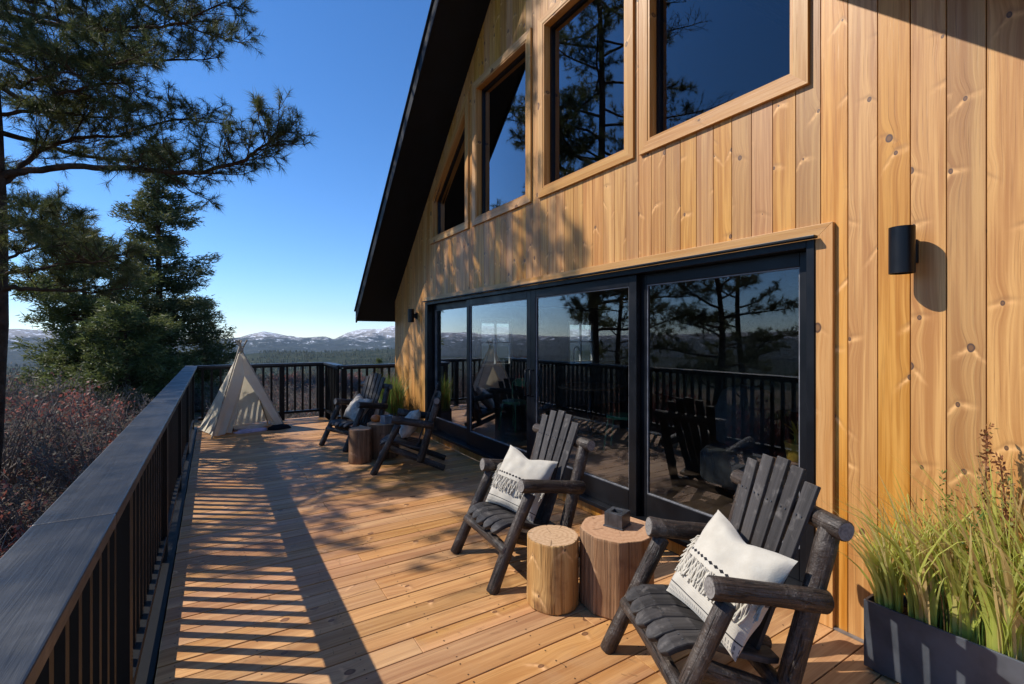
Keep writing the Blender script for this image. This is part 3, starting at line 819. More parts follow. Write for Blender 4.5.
# ------------------------------------------------------------------ STUMPS
def stump(x,y,r,h,label,facets=0,seed=1,mats=('stump','stumptop')):
    rr=random.Random(seed); n=48; b=MB()
    ph=[rr.uniform(0,6.28) for _ in range(5)]
    cuts=[(i+rr.uniform(-.28,.28))*2*math.pi/facets for i in range(facets)] if facets else []
    def rad(a,z):
        q=r*(1+.020*math.sin(2*a+ph[0])+.014*math.sin(3*a+ph[1]+z)+.008*math.sin(7*a+ph[2]+z*3))
        if facets:
            for c in cuts:
                d=math.cos(a-c)
                if d>.2: q=min(q,r*.945/d)
        else:
            for c,dep in ((ph[3],.09),(ph[3]+1.1,.05),(ph[3]+2.0,.07),(ph[4]+3.6,.08),(ph[4]+.5,.05),(ph[4]+2.6,.05)):
                dd=((a-c+math.pi)%(2*math.pi)-math.pi); q*=1-dep*math.exp(-((dd+.02*math.sin(z*17+dep*90))/.022)**2)
        return q
    n=240 if not facets else 72; zs=[0,.01,h*.2,h*.45,h*.7,h-.012,h-.003,h]; sc=[.99,1.02,1.01,1,.995,1,.993,.975]
    vs=[(math.cos(2*math.pi*j/n)*rad(2*math.pi*j/n,z)*s,math.sin(2*math.pi*j/n)*rad(2*math.pi*j/n,z)*s,z) for z,s in zip(zs,sc) for j in range(n)]
    for i in range(len(zs)-1):
        for j in range(n):
            j2=(j+1)%n; idx=[i*n+j,i*n+j2,(i+1)*n+j2,(i+1)*n+j]
            fr=0.2
            if facets:
                a=2*math.pi*(j+.5)/n; c=max(range(facets),key=lambda k:math.cos(a-cuts[k])); fr=(c*.37)%1
            b.add([vs[k] for k in idx],[(0,1,2,3)],[[(j/n*6.28*r,zs[i]),((j+1)/n*6.28*r,zs[i]),((j+1)/n*6.28*r,zs[i+1]),(j/n*6.28*r,zs[i+1])]],fr,0,not facets)
    top=vs[-n:]; b.add(top,[tuple(range(n))],[[(p[0],p[1]) for p in top]],0,1)
    b.add(vs[:n],[tuple(range(n))[::-1]],None,0,1)
    o=b.build('tree_stump',[M[m] for m in mats]); me=o.data
    import bmesh
    bm=bmesh.new(); bm.from_mesh(me); (bmesh.ops.remove_doubles(bm,verts=bm.verts,dist=1e-5) if not facets else None)
    bm.to_mesh(me); bm.free()
    o.location=(x,y,.002); o.rotation_euler=(0,0,rr.uniform(0,6))
    tag(o,label,'stump','stump side tables'); return o
stump(1.77,2.35,.160,.402,'small pale round stump, nearest one, beside the broad stump',0,5)
stump(2.10,2.14,.228,.45,'broad hewn stump with a black steel box on top',9,9,('stump_big','stumptop_big'))
stump(1.62,6.30,.145,.43,'small barky stump between the two far chairs',0,12,('stump_dk','stumptop_big')) if False else None
M['stump_dk']=wood('weathered stump',(.30,.17,.10),(.15,.075,.04),var=.1,grain=30,knscale=4,rough=.8,bs=1.0,dirt=((.10,.05,.03),12.0,.7))
stump(1.62,6.30,.145,.43,'small reddish barky stump between the two far chairs',0,12,('stump_dk','stumptop_big'))
stump(1.96,6.43,.215,.455,'broad dark stump table between the two far chairs',9,15,('stump_dk','stumptop_big'))

# black box on the broad stump
def steel_box(x,y,z,rz,s,h,label,name='steel_box',mat='boxmetal'):
    b=MB(); w=s/2; t=.028
    b.box(-w,w,-w,-w+t,0.008,h); b.box(-w,w,w-t,w,0.008,h); b.box(-w,-w+t,-w+t,w-t,0.008,h); b.box(w-t,w,-w+t,w-t,0.008,h)
    b.box(-w+t,w-t,-w+t,w-t,0.008,h*.45)
    b.box(-w-.006,w+.006,-w-.006,w+.006,0,.0075)
    o=b.build(name,M[mat],bevel=.0015); o.location=(x,y,z); o.rotation_euler=(0,0,rz)
    tag(o,label,'box','small steel boxes on the stumps'); return o
steel_box(2.125,2.16,.4535,R(20),.118,.088,'small open black steel box on the nearest broad stump')
steel_box(1.99,6.36,.459,R(10),.13,.10,'small grey steel box on the far broad stump',mat='greybox') if 'greybox' in M else None
M['greybox']=plain('galvanised grey',(.30,.31,.33),.4,.5,.4)
steel_box(1.99,6.36,.459,R(10),.13,.10,'small grey steel box on the far broad stump',mat='greybox')
b=MB(); b.tube([(0,0,0),(0,0,.012),(0,0,.05),(0,0,.085),(0,0,.095)],[.03,.055,.07,.05,.02],14)
o=b.build('orange_pot',plain('orange glaze',(.60,.16,.03),.4)); o.location=(1.89,6.53,.458); tag(o,'small orange pot on the far broad stump behind the grey box','pot')

# ------------------------------------------------------------------ PLANTERS AND GRASS
PX0,PX1,PY0,PY1,PZ=2.70,2.915,-.45,1.065,.335
b=MB(); t=.012
b.box(PX0,PX0+t,PY0,PY1,.012,PZ); b.box(PX1-t,PX1,PY0,PY1,.012,PZ); b.box(PX0+t,PX1-t,PY1-t,PY1,.012,PZ); b.box(PX0+t,PX1-t,PY0,PY0+t,.012,PZ)
b.box(PX0+t,PX1-t,PY0+t,PY1-t,.012,.03)
for yy in (PY0+.05,PY1-.08): b.box(PX0+.01,PX1-.01,yy,yy+.04,0,.012)
pl=thing('planter','long dark metal planter box full of grass against the siding','planter',(0,0,.002))
b.build('box',M['planter'],pl,bevel=.002)
b=MB(); b.box(PX0+t+.001,PX1-t-.001,PY0+t+.001,PY1-t-.001,.032,PZ-.035); b.build('soil',M['soil'],pl)
def blades(n,h,spread,lean=(0,0),seed=1,w=.006,curl=1.0,base=.035):
    r=np.random.default_rng(seed); V=[];Fq=[];rn=[]
    K=6
    for i in range(n):
        a=r.uniform(0,6.283); rad=base*math.sqrt(r.uniform()); p0=np.array([math.cos(a)*rad,math.sin(a)*rad,0.])
        d=r.uniform(0,6.283); H=h*r.uniform(.45,1.0); sp=spread*r.uniform(.1,1.0)**1.2*curl
        dirh=np.array([math.cos(d),math.sin(d)])*sp+np.array(lean)*r.uniform(.4,1.)
        ww=w*r.uniform(.6,1.3); tw=r.uniform(0,3.14); v=r.uniform()
        side=np.array([-math.sin(d+tw*.5),math.cos(d+tw*.5),0])
        b0=len(V)
        dr=r.uniform(.0,.35)
        for k in range(K):
            s=k/(K-1)
            p=p0+np.array([dirh[0]*H*(s**1.9),dirh[1]*H*(s**1.9),H*(s-dr*s**3*(sp+.2))])
            q=ww*(1-s**2.2)+.0006
            V.append(p-side*q*.5); V.append(p+side*q*.5)
            rn+= [v*.8+.2*s*v,v*.8+.2*s*v]
        for k in range(K-1):
            q=b0+2*k; Fq.append((q,q+1,q+3,q+2))
    return V,Fq,rn
gi=0
for k in range(10):
    y=PY1-.075-k*.135; x=2.79+rng.uniform(-.03,.04)
    h=[.52,.62,.62,.78,.74,.66,.8,.7,.7,.65][k]; 
    V,Fq,rn=blades(125,h*1.18,.62,(-.06,.14 if k<2 else .08),100+k,.0150,base=.05)
    o=npmesh('ornamental_grass',V,Fq,M['grass'],rnd=rn); o.location=(x,y,PZ-.04)
    labs=['clump of yellow-green grass at the far left end of the dark planter']+['yellow-green grass clump, number %s in the planter row counted from the sliding doors'%w for w in ('two','three','four','five','six','seven','eight','nine','ten')]
    tag(o,labs[k],'grass','grass clumps in the dark planter')
for k,(y,h,lab) in enumerate(((.80,.66,'left of the two taller wiry green weeds rising from the planter'),(.66,.72,'right of the two taller wiry green weeds rising from the planter'))):
    V,Fq,rn=blades(55,h,.28,(0,0),300+k,.0045)
    # small side leaflets
    r=np.random.default_rng(k+5); V=list(V);Fq=list(Fq);rn=list(rn)
    for s in range(12):
        a=r.uniform(0,6.28); sp=r.uniform(.02,.25); H=h*r.uniform(.7,1.12)
        for q in range(26):
            f=r.uniform(.35,1); p=np.array([math.cos(a)*sp*f*f*H,math.sin(a)*sp*f*f*H,H*f]); d=r.normal(size=3); d/=np.linalg.norm(d); e=np.cross(d,r.normal(size=3)); e/=np.linalg.norm(e)
            L=r.uniform(.015,.035); b0=len(V); V+=[p,p+d*L*.5+e*.004,p+d*L,p+d*L*.5-e*.004]; Fq.append((b0,b0+1,b0+2,b0+3)); rn+= [r.uniform()]*4
    o=npmesh('tall_weed',V,Fq,M['grass_dk'],rnd=rn); o.location=(2.80,y,PZ-.04); tag(o,lab,'weed')
def dock(y,h,lab,seed,lean):
    r=np.random.default_rng(seed); V=[];Fq=[];rn=[]
    for k in range(9):
        s0=k/9*h; s1=(k+1)/9*h
        c0=np.array([lean*(k/9)**2,-lean*.4*(k/9)**2,s0]); c1=np.array([lean*((k+1)/9)**2,-lean*.4*((k+1)/9)**2,s1]); b0=len(V)
        V+=[c0+[0,-.003,0],c0+[0,.003,0],c1+[0,.003,0],c1+[0,-.003,0]]; Fq.append((b0,b0+1,b0+2,b0+3)); rn+=[.4]*4
    for q in range(190):
        f=r.uniform(.45,1.03); p=np.array([lean*f*f,-lean*.4*f*f,h*f])+r.normal(size=3)*.009
        d=r.normal(size=3)+[0,0,.5]; d/=np.linalg.norm(d); e=np.cross(d,r.normal(size=3)); e/=np.linalg.norm(e); L=r.uniform(.012,.03)
        b0=len(V); V+=[p,p+d*L*.5+e*.006,p+d*L,p+d*L*.5-e*.006]; Fq.append((b0,b0+1,b0+2,b0+3)); rn+= [r.uniform()]*4
    o=npmesh('dry_seed_stalk',V,Fq,M['rust'],rnd=rn); o.location=(2.80,y,PZ-.04); tag(o,lab,'weed')
dock(.66,.92,'tallest rusty red seed stalk rising above the planter',4,.02)
dock(.57,.80,'shorter rusty seed stalk among the planter grass',5,-.06)

# far planter by the cabin corner
fp=thing('planter','dark planter box at the far corner of the wall, behind the chairs','planter',(2.66,8.15,.002))
b=MB(); 
b.box(-.2,-.188,-.45,.45,.012,.36); b.box(.188,.2,-.45,.45,.012,.36); b.box(-.188,.188,-.45,-.438,.012,.36); b.box(-.188,.188,.438,.45,.012,.36); b.box(-.188,.188,-.438,.438,0,.03)
b.build('box',M['planter'],fp); b=MB(); b.box(-.186,.186,-.436,.436,.031,.32); b.build('soil',M['soil'],fp)
V=[];Fq=[];rn=[]
for k in range(7):
    v,f,r_=blades(130,.66+.12*math.sin(k*2.1),.42,(0,0),500+k,.012,base=.12); off=np.array([rng.uniform(-.08,.08),-.38+k*.125,0]); b0=len(V)
    V+=[p+off for p in v]; Fq+=[tuple(i+b0 for i in q) for q in f]; rn+=r_
o=npmesh('bushy_plant',V,Fq,M['greengrass'] if 'greengrass' in M else M['grass_dk'],rnd=rn); o.location=(2.66,8.15,.33); tag(o,'bushy green plant growing in the far planter by the cabin corner','plant')

# ------------------------------------------------------------------ TENT
def tent():
    A=Vector((.42,9.70,1.42))
    C=[Vector((.0,9.02,0)),Vector((1.10,9.42,0)),Vector((.88,10.14,0)),Vector((-.21,9.80,0))]
    cen=(C[0]+C[1]+C[2]+C[3])/4
    t=thing('play_tent','cream canvas teepee tent with open front at the far end of the deck','tent',(cen.x,cen.y,.002))
    loc=lambda p:Vector(p)-Vector((cen.x,cen.y,0))
    A=loc(A); C=[loc(c) for c in C]
    TOP=.93
    b=MB()
    def grid(p00,p10,p01,p11,nu=14,nv=18,amp=.02,seed=0,edge=None):
        N=(p10-p00).cross(p01-p00).normalized()
        vs=[]
        for j in range(nv+1):
            for i in range(nu+1):
                u,v=i/nu,j/nv
                q=(p00.lerp(p10,u)).lerp(p01.lerp(p11,u),v)
                w=math.sin(math.pi*u)**.7*(1-v*.75)
                nz=noise.noise(Vector((u*3+seed,v*2.2,seed)))*amp*2.6*w+math.sin(u*17+v*3+seed)*amp*.25*w
                q=q+N*(nz - (-.03)*math.sin(math.pi*u)*(1-v)*-1)
                vs.append(q)
        fs=[(j*(nu+1)+i,j*(nu+1)+i+1,(j+1)*(nu+1)+i+1,(j+1)*(nu+1)+i) for j in range(nv) for i in range(nu)]
        b.add(vs,fs,None,0,0,True)
    def top(c): return c.lerp(A,TOP)
    B=[c+Vector((0,0,.03)) for c in C]
    grid(B[3],B[0],top(C[3]),top(C[0]),seed=1,amp=.03)     # left
    grid(B[2],B[3],top(C[2]),top(C[3]),seed=2)             # back
    grid(B[1],B[2],top(C[1]),top(C[2]),seed=3)             # right
    # front: opening triangle from base to 68% height, side flaps
    OT=C[0].lerp(C[1],.5).lerp(A,.66)
    L0=B[0].lerp(B[1],.15); R0=B[0].lerp(B[1],.88)
    grid(B[0],L0,C[0].lerp(A,.66),OT,6,14,.02,4)
    grid(R0,B[1],OT,C[1].lerp(A,.66),6,14,.02,5)
    grid(C[0].lerp(A,.66),OT,top(C[0]),top(C[0]).lerp(top(C[1]),.5),6,6,.006,6)
    grid(OT,C[1].lerp(A,.66),top(C[0]).lerp(top(C[1]),.5),top(C[1]),6,6,.006,7)
    c=b.build('canvas',M['canvas'],t)
    # tied-back flap inside on the left
    b=MB(); 
    vs=[];nu,nv=5,12
    for j in range(nv+1):
        for i in range(nu+1):
            v=j/nv; u=i/nu
            p=L0.lerp(OT,v)+Vector((-.02,.10,0))*math.sin(u*3)*(1-v)*1.0+Vector((.10,.03,0))*u*(1-v)+Vector((0,.0,.0))
            vs.append(p+Vector((0,.012,0)))
    b.add(vs,[(j*(nu+1)+i,j*(nu+1)+i+1,(j+1)*(nu+1)+i+1,(j+1)*(nu+1)+i) for j in range(nv) for i in range(nu)],None,0,0,True)
    b.build('door_flap',M['canvas'],t)
    for k,cc in enumerate(C):
        b=MB(); d=(A-cc).normalized(); b.tube([cc-d*(.10 if k==0 else .0)+Vector((0,0,.06 if k==0 else 0)),cc+d*((A-cc).length+.16)+Vector((.02*(k-1.5),.01*k,0))],.0125,10); 
        o=b.build('pole',M['pole'],t)
        if k==0: pass
    # tie
    b=MB(); b.tube([A-Vector((0,0,.05)),A-Vector((0,0,.015))],.04,12); b.build('tie',M['pole'],t)
    return t
tent()
b=MB(); n=14
def lump(name,label,cat,loc,sx,sy,sz,mat,seed=0,rz=0):
    b=MB(); nu,nv=18,9; vs=[]
    for j in range(nv+1):
        for i in range(nu):
            a=2*math.pi*i/nu; e=math.pi/2*j/nv
            q=1+.25*noise.noise(Vector((math.cos(a)*1.3+seed,math.sin(a)*1.3,e*2)))
            vs.append((math.cos(a)*sx*math.cos(e)**.6*q,math.sin(a)*sy*math.cos(e)**.6*q,sz*math.sin(e)*q))
    b.add(vs,[(j*nu+i,j*nu+(i+1)%nu,(j+1)*nu+(i+1)%nu,(j+1)*nu+i) for j in range(nv) for i in range(nu)],None,0,0,True)
    o=b.build(name,M[mat]); o.location=loc; o.rotation_euler=(0,0,rz); tag(o,label,cat); return o
M['dimgrey']=plain('dim grey upholstery',(.07,.07,.072),.9)
M['lilac']=plain('pale lilac blanket',(.55,.46,.58),.95,.1,0,10,.15,.4)
M['white']=plain('white sheepskin',(.68,.64,.60),.95,.1,0,10,.1,.8,60,.02)
M['brown']=plain('brown wicker',(.13,.06,.03),.8,.2,0,20,.4,.8)
M['darkcloth']=plain('dark cloth',(.015,.015,.018),.9,.1)
lump('blanket','crumpled pale lilac blanket on the deck at the tent opening','blanket',(.55,9.28,.003),.27,.09,.045,'lilac',3,R(12))
lump('sheepskin','white rug spread inside the tent','rug',(.52,9.72,.003),.33,.22,.05,'white',5)
lump('stuffed_toy','round brown toy sitting inside the tent on the left','toy',(.19,9.52,.003),.12,.12,.33,'brown',7)
lump('dark_bag','dark bag lying at the right foot of the tent','bag',(.98,9.30,.003),.20,.11,.07,'darkcloth',9,R(15))

# ------------------------------------------------------------------ ROOM FURNITURE seen through the glass
M['greenpaint']=plain('green lacquer',(.16,.34,.16),.35)
def room_chair(x,y,rz,label):
    t=thing('dining_chair',label,'chair',(x,y,.119),rz,'green dining chairs inside')
    b=MB(); b.tube([(0,0,.43),(0,0,.47)],.20,20); b.build('seat',M['greenpaint'],t)
    for sx in (-1,1):
        for sy in (-1,1):
            b=MB(); b.tube([(.19*sx,.17*sy,0),(.14*sx,.13*sy,.43)],.013,8); b.build('leg',M['greenpaint'],t)
    b=MB()
    pts=[(-.17,-.17,.47),(-.2,-.19,.74),(-.22,-.1,.8),(-.23,0,.81),(-.22,.1,.8),(-.2,.19,.74),(-.17,.17,.47)]
    b.tube(pts,.013,8); b.box(-.235,-.215,-.16,.16,.68,.79); b.build('backrest',M['greenpaint'],t)
room_chair(4.15,6.55,R(200),'green dining chair inside, seen through the left doors')
room_chair(4.6,4.6,R(120),'green dining chair inside, seen through the middle door')
t=thing('dining_table','round wooden table inside behind the middle door','table',(4.95,5.6,.119))
b=MB(); b.tube([(0,0,.72),(0,0,.75)],.5,32); b.build('tabletop',M['stump_dk'],t); b=MB(); b.tube([(0,0,0),(0,0,.03),(0,0,.06),(0,0,.72)],[.28,.28,.05,.05],16); b.build('pedestal',M['black'],t)
t=thing('kitchen_counter','dark kitchen counter with tap under the inside window','counter',(7.0,8.35,.119))
b=MB(); b.box(-1.2,1.2,-.3,.3,0,.88); b.build('cabinet',M['shade_in'],t); b=MB(); b.box(-1.22,1.22,-.32,.32,.882,.92); b.build('worktop',M['black'],t)
b=MB(); b.tube([(0,.15,.92),(0,.15,1.2),(0,.1,1.27),(0,.0,1.28),(0,-.04,1.2)],.012,8); b.build('tap',M['greybox'],t)
t=thing('armchair','grey rounded armchair inside behind the nearest door','armchair',(4.3,2.75,.119),R(200))
b=MB(); b.tube([(0,0,.1),(0,0,.14),(0,0,.36),(0,0,.42)],[.3,.34,.34,.28],24); b.build('seat',M['dimgrey'],t)
b=MB(); b.tube([(-.25,-.05,.3),(-.3,0,.4),(-.33,0,.75),(-.34,0,.95),(-.34,0,1.0)],[.2,.27,.29,.22,.1],20); b.build('backrest',M['dimgrey'],t)
b=MB(); b.tube([(0,0,0),(0,0,.1)],.12,12); b.build('base',M['black'],t)
t=thing('side_table','small dark side table inside behind the nearest door','table',(4.2,2.12,.119))
b=MB(); b.tube([(0,0,.42),(0,0,.45)],.22,20); b.build('tabletop',M['stump_dk'],t)
for k in range(3):
    b=MB(); b.tube([(.16*math.cos(k*2.1),.16*math.sin(k*2.1),0),(.1*math.cos(k*2.1),.1*math.sin(k*2.1),.42)],.015,8); b.build('leg',M['black'],t)
b=MB(); b.tube([(0,0,0),(0,0,.02),(0,0,.16)],[.08,.10,.12],16); 
t=thing('flower_pot','mustard yellow pot of flowers on the inside side table','plant pot',(4.2,2.12,.570)); b.build('pot',plain('mustard',(.50,.33,.05),.5),t)
V,Fq,rn=blades(50,.22,.9,(0,0),77,.02); npmesh('flowers',V,Fq,leaf('yellow petals',(.5,.3,.04),(.6,.45,.08)),t,rnd=rn).location=(0,0,.15)

# ------------------------------------------------------------------ TREES
class TreeB:
    def __init__(s,seed): s.r=np.random.default_rng(seed); s.w=MB(); s.t=[]  # tufts (p, axis, scale)
    def branch(s,pts,r0,r1,n=6):
        k=len(pts); s.w.tube(pts,[r0+(r1-r0)*i/(k-1) for i in range(k)],n,caps=False,smooth=True,jit=.02)
def tufts_mesh(name,T,parent,mat,N=30,L=.14,w=.0055,seed=0,spread=1.0):
    r=np.random.default_rng(seed); T_p=np.array([t[0] for t in T]); T_a=np.array([t[1] for t in T]); T_s=np.array([t[2] for t in T])
    m=len(T); T_a/=np.linalg.norm(T_a,axis=1)[:,None]
    P_=np.repeat(T_p,N,0); A_=np.repeat(T_a,N,0); S_=np.repeat(T_s,N)
    D=r.normal(size=(m*N,3)); D/=np.linalg.norm(D,axis=1)[:,None]
    D=D*spread+A_*r.uniform(.25,1.3,size=(m*N,1)); D/=np.linalg.norm(D,axis=1)[:,None]
    Ln=(L*S_*r.uniform(.6,1.1,m*N))[:,None]
    B0=P_+A_*(r.uniform(-.5,.25,size=(m*N,1))*L*S_[:,None])
    tip=B0+D*Ln; tip[:,2]-=(Ln[:,0]*.10)
    side=np.cross(D,r.normal(size=(m*N,3))); side/=np.linalg.norm(side,axis=1)[:,None]
    V=np.empty((m*N,3,3)); V[:,0]=B0-side*w/2; V[:,1]=B0+side*w/2; V[:,2]=tip
    rn=np.repeat(np.clip(np.repeat(r.uniform(0,1,m),N)*.8+r.uniform(0,.25,m*N),0,1),3)
    return npmesh(name,V.reshape(-1,3),np.arange(m*N*3).reshape(-1,3),mat,parent,rnd=rn)

def nrm(v): return v/np.linalg.norm(v)
def grow_limb(tb,p0,d,L,r0,tuftstep=.16,lift=.25,ok=None,dens=1.0,wig=.12,bare=.25,keypts=None,sub=1.0):
    r=tb.r; p=np.array(p0,float); n=max(5,int(L/.28)); pts=[p.copy()]; dd=nrm(np.array(d,float))
    if keypts is not None:
        K=[np.array(k,float) for k in keypts]; pts=[]
        for a,b in zip(K,K[1:]):
            for i in range(4): pts.append(a+(b-a)*i/4+r.normal(size=3)*.012)
        pts.append(K[-1]); n=len(pts)-1; L=sum(np.linalg.norm(b-a) for a,b in zip(pts,pts[1:]))
    else:
        for i in range(n):
            dd=nrm(dd+r.normal(size=3)*wig*np.array([1,1,.7])+np.array([0,0,lift*(i/n-.35)*.35]))
            p=p+dd*L/n; pts.append(p.copy())
    tb.branch([Vector(q) for q in pts],r0,max(.006,r0*.18),7)
    # side branches
    nb=int(L/.17*sub)
    for k in range(nb):
        f=bare+(1-bare)*(k+r.uniform(0,.8))/nb
        if f>.99: continue
        i=int(f*n); q=pts[i]+(pts[min(i+1,n)]-pts[i])*(f*n-i); T=nrm(pts[min(i+1,n)]-pts[max(i-1,0)])
        side=nrm(np.cross(T,[0,0,1])+1e-6)*(1 if k%2 else -1)
        sd=nrm(T*r.uniform(.3,.9)+side*r.uniform(.5,1.1)+np.array([0,0,r.uniform(-.25,.6)]))
        sl=(.30+.42*(1-f))*min(1.5,L*.45)*r.uniform(.6,1.15)
        m=max(3,int(sl/.14)); sp=[q.copy()]; s2=sd.copy(); pp=q.copy()
        for j in range(m):
            s2=nrm(s2+r.normal(size=3)*.18+np.array([0,0,.08])); pp=pp+s2*sl/m; sp.append(pp.copy())
        tb.branch([Vector(x) for x in sp],max(.006,r0*.22*(1-f*.5)),.004,4)
        # twigs with tufts
        for j in range(1,m+1):
            if r.uniform()>.9*dens and j<m: continue
            for _ in range(3 if j<m else 2):
                td=nrm(s2*.6+r.normal(size=3)*.55+np.array([0,0,.25])); tl=r.uniform(.08,.26) if j<m else .06
                e=sp[j]+td*tl
                tb.w.tube([Vector(sp[j]),Vector(e)],[.0045,.003],3,caps=False)
                tb.t.append((e,td,r.uniform(.75,1.1)))
                if r.uniform()<.5: tb.t.append((sp[j]+td*tl*.4,td,r.uniform(.6,.9)))
    tb.t.append((pts[-1],nrm(pts[-1]-pts[-2]),1.0))
def finish_tree(tb,name,label,cat,base,mat,bark,N=30,L=.14,w=.0055,filt=None,group=None,seed=0):
    T=[t for t in tb.t if filt is None or filt(t[0])]
    root=thing(name,label,cat,tuple(base),0,group)
    tb.w.v=[(p[0]-base[0],p[1]-base[1],p[2]-base[2]) for p in tb.w.v]
    tb.w.build('trunk',bark,root)
    T=[(np.array(t[0])-np.array(base),t[1],t[2]) for t in T]
    tufts_mesh('crown',T,root,mat,N,L,w,seed)
    return root

# tree 1: the pine at the left edge of the view
TX,TY=-2.66,9.46; TZ=-2.6
def shade_ok(p):
    x,y,z=p
    t=(W-x)/.83
    if z-t>0: yy=y-.6*t; return yy>3.35 or z-t>6.4-0.0 
    return y-.6*z>3.15
tb=TreeB(21)
trk=[]; 
for i in range(30):
    z=TZ+i*.55; trk.append(Vector((TX+.07*math.sin(z*.6)+.012*z*.5,TY+.06*math.sin(z*.45+1),z)))
tb.w.tube(trk,[.145*(1-.85*(i/29)**1.1)+.012 for i in range(30)],16,caps=True,jit=.03,smooth=True)
def key(lst,dp): return [np.array(P(a,b,6.75+c)) for a,b,c in lst]
t0=lambda z:(TX+.07*math.sin(z*.6)+.006*z,TY+.06*math.sin(z*.45+1),z)
def hand(lst,r0,**kw):
    K=key(lst,0); z=K[0][2]; K[0]=np.array(t0(z)); grow_limb(tb,None,None,0,r0,keypts=K,**kw)
hand([(-2,176,0),(30,172,.05),(70,166,.1),(120,168,0),(165,171,-.2),(205,172,-.3),(245,160,-.4),(264,146,-.5),(280,130,-.5)],.055,bare=.38,sub=1.5)
hand([(-2,190,0),(18,172,.1),(38,150,.2),(75,138,.4),(120,134,.5),(170,120,.4),(205,118,.3)],.045,bare=.22,sub=1.6)
hand([(-2,20,0),(40,22,.1),(90,30,.2),(140,28,.1),(185,22,0),(225,2,-.1)],.045,bare=.25,sub=1.5)
hand([(-2,60,0),(30,70,.1),(60,95,-.3),(95,85,-.6),(125,82,-.9)],.035,bare=.2,sub=1.4)
hand([(-2,290,0),(20,288,-.1),(50,291,-.2),(90,292,-.2),(130,288,-.1)],.038,bare=.35,sub=1.1)
hand([(-2,262,0),(20,254,.2),(48,240,.4),(80,238,.6)],.026,bare=.25,sub=1.3)
hand([(-2,215,0),(15,205,.3),(35,208,.7),(58,200,1.0)],.026,bare=.2,sub=1.2)
hand([(-2,118,0),(50,112,.3),(105,118,.6),(150,112,.9)],.03,bare=.15,sub=1.4)
hand([(-2,45,0),(45,52,-.4),(95,66,-.8),(140,60,-1.1)],.03,bare=.15,sub=1.4)
hand([(-2,92,0),(25,84,-.5),(60,72,-1.0),(85,78,-1.4)],.026,bare=.15,sub=1.4)
hand([(-2,5,0),(40,0,.5),(85,-12,.9),(120,-20,1.2)],.03,bare=.15,sub=1.4)
hand([(-2,225,0),(20,232,-.4),(45,228,-.8),(70,222,-1.1)],.022,bare=.2,sub=1.3)
hand([(-2,275,0),(30,272,-.5),(75,262,-.9),(110,262,-1.3)],.026,bare=.3,sub=1.2)
r=tb.r
z=.9; k=0
while z<13.4:
    Lm=(2.9 if z<9 else 2.9-(z-9)*.45)*r.uniform(.7,1.12)
    a=k*2.39996+r.uniform(-.3,.3)
    d=np.array([math.cos(a),math.sin(a),.12+.25*(z>9)])
    # leave the hand placed side lighter at low levels
    facing=(d[0]*.85-d[1]*.53)
    if not (z<5.6 and facing>.30) and not (z<2.4 and facing>-.25): grow_limb(tb,t0(z),d,Lm,.04*(1-.03*z)+.006,lift=.35,bare=.25,sub=1.2)
    z+=.225; k+=1
def f1(p):
    return shade_ok(p)
finish_tree(tb,'pine_tree','tall dark pine at the left edge, long limbs reaching over the deck','tree',(TX,TY,TZ),M['needles'],M['bark'],N=30,L=.155,w=.0062,filt=f1,seed=1)

def random_pine(seed,x,y,z0,h,rad,label,low=1.5,N=26,L=.15,w=.007,step=.33,mat='needles',filt=None,sub=.9):
    tb=TreeB(seed); r=tb.r
    pts=[Vector((x+.08*math.sin(i*.7+seed),y+.08*math.cos(i*.5+seed),z0+h*i/14)) for i in range(15)]
    tb.w.tube(pts,[.012+.021*h*(1-.9*i/14)*.7 for i in range(15)],10,jit=.03)
    z=z0+low; k=0
    while z<z0+h-.15:
        f=(z-z0-low)/(h-low); Lm=rad*(1-f**1.6*.85)*r.uniform(.65,1.1); a=k*2.39996+r.uniform(-.3,.3)
        i=min(13,int((z-z0)/h*14)); c=pts[i].lerp(pts[i+1],(z-z0)/h*14-i)
        grow_limb(tb,tuple(c),np.array([math.cos(a),math.sin(a),.1+.35*f]),Lm,.035,lift=.3,bare=.25,sub=sub)
        z+=step; k+=1
    tb.t.append((np.array(pts[-1]),np.array([0,0,1.]),1.2))
    return finish_tree(tb,'pine_tree',label,'tree',(x,y,z0),M[mat],M['bark'],N=N,L=L,w=w,filt=filt,seed=seed)
random_pine(31,-4.4,7.2,-2.2,7.4,2.2,'smaller pine standing left of the deck, reflected in the nearest door',low=2.6,step=.24,sub=1.1)
random_pine(33,-9.0,9.5,-3.5,9.5,2.6,'bushy pine further out left of the deck, seen only in the glass',low=1.0,N=18,w=.012,step=.34,sub=.9)
random_pine(35,-9.5,15.5,-4,11,2.8,'broad pine beyond the left shrubs, seen mostly in the glass',low=1.0,N=18,w=.012,step=.36,sub=.9)

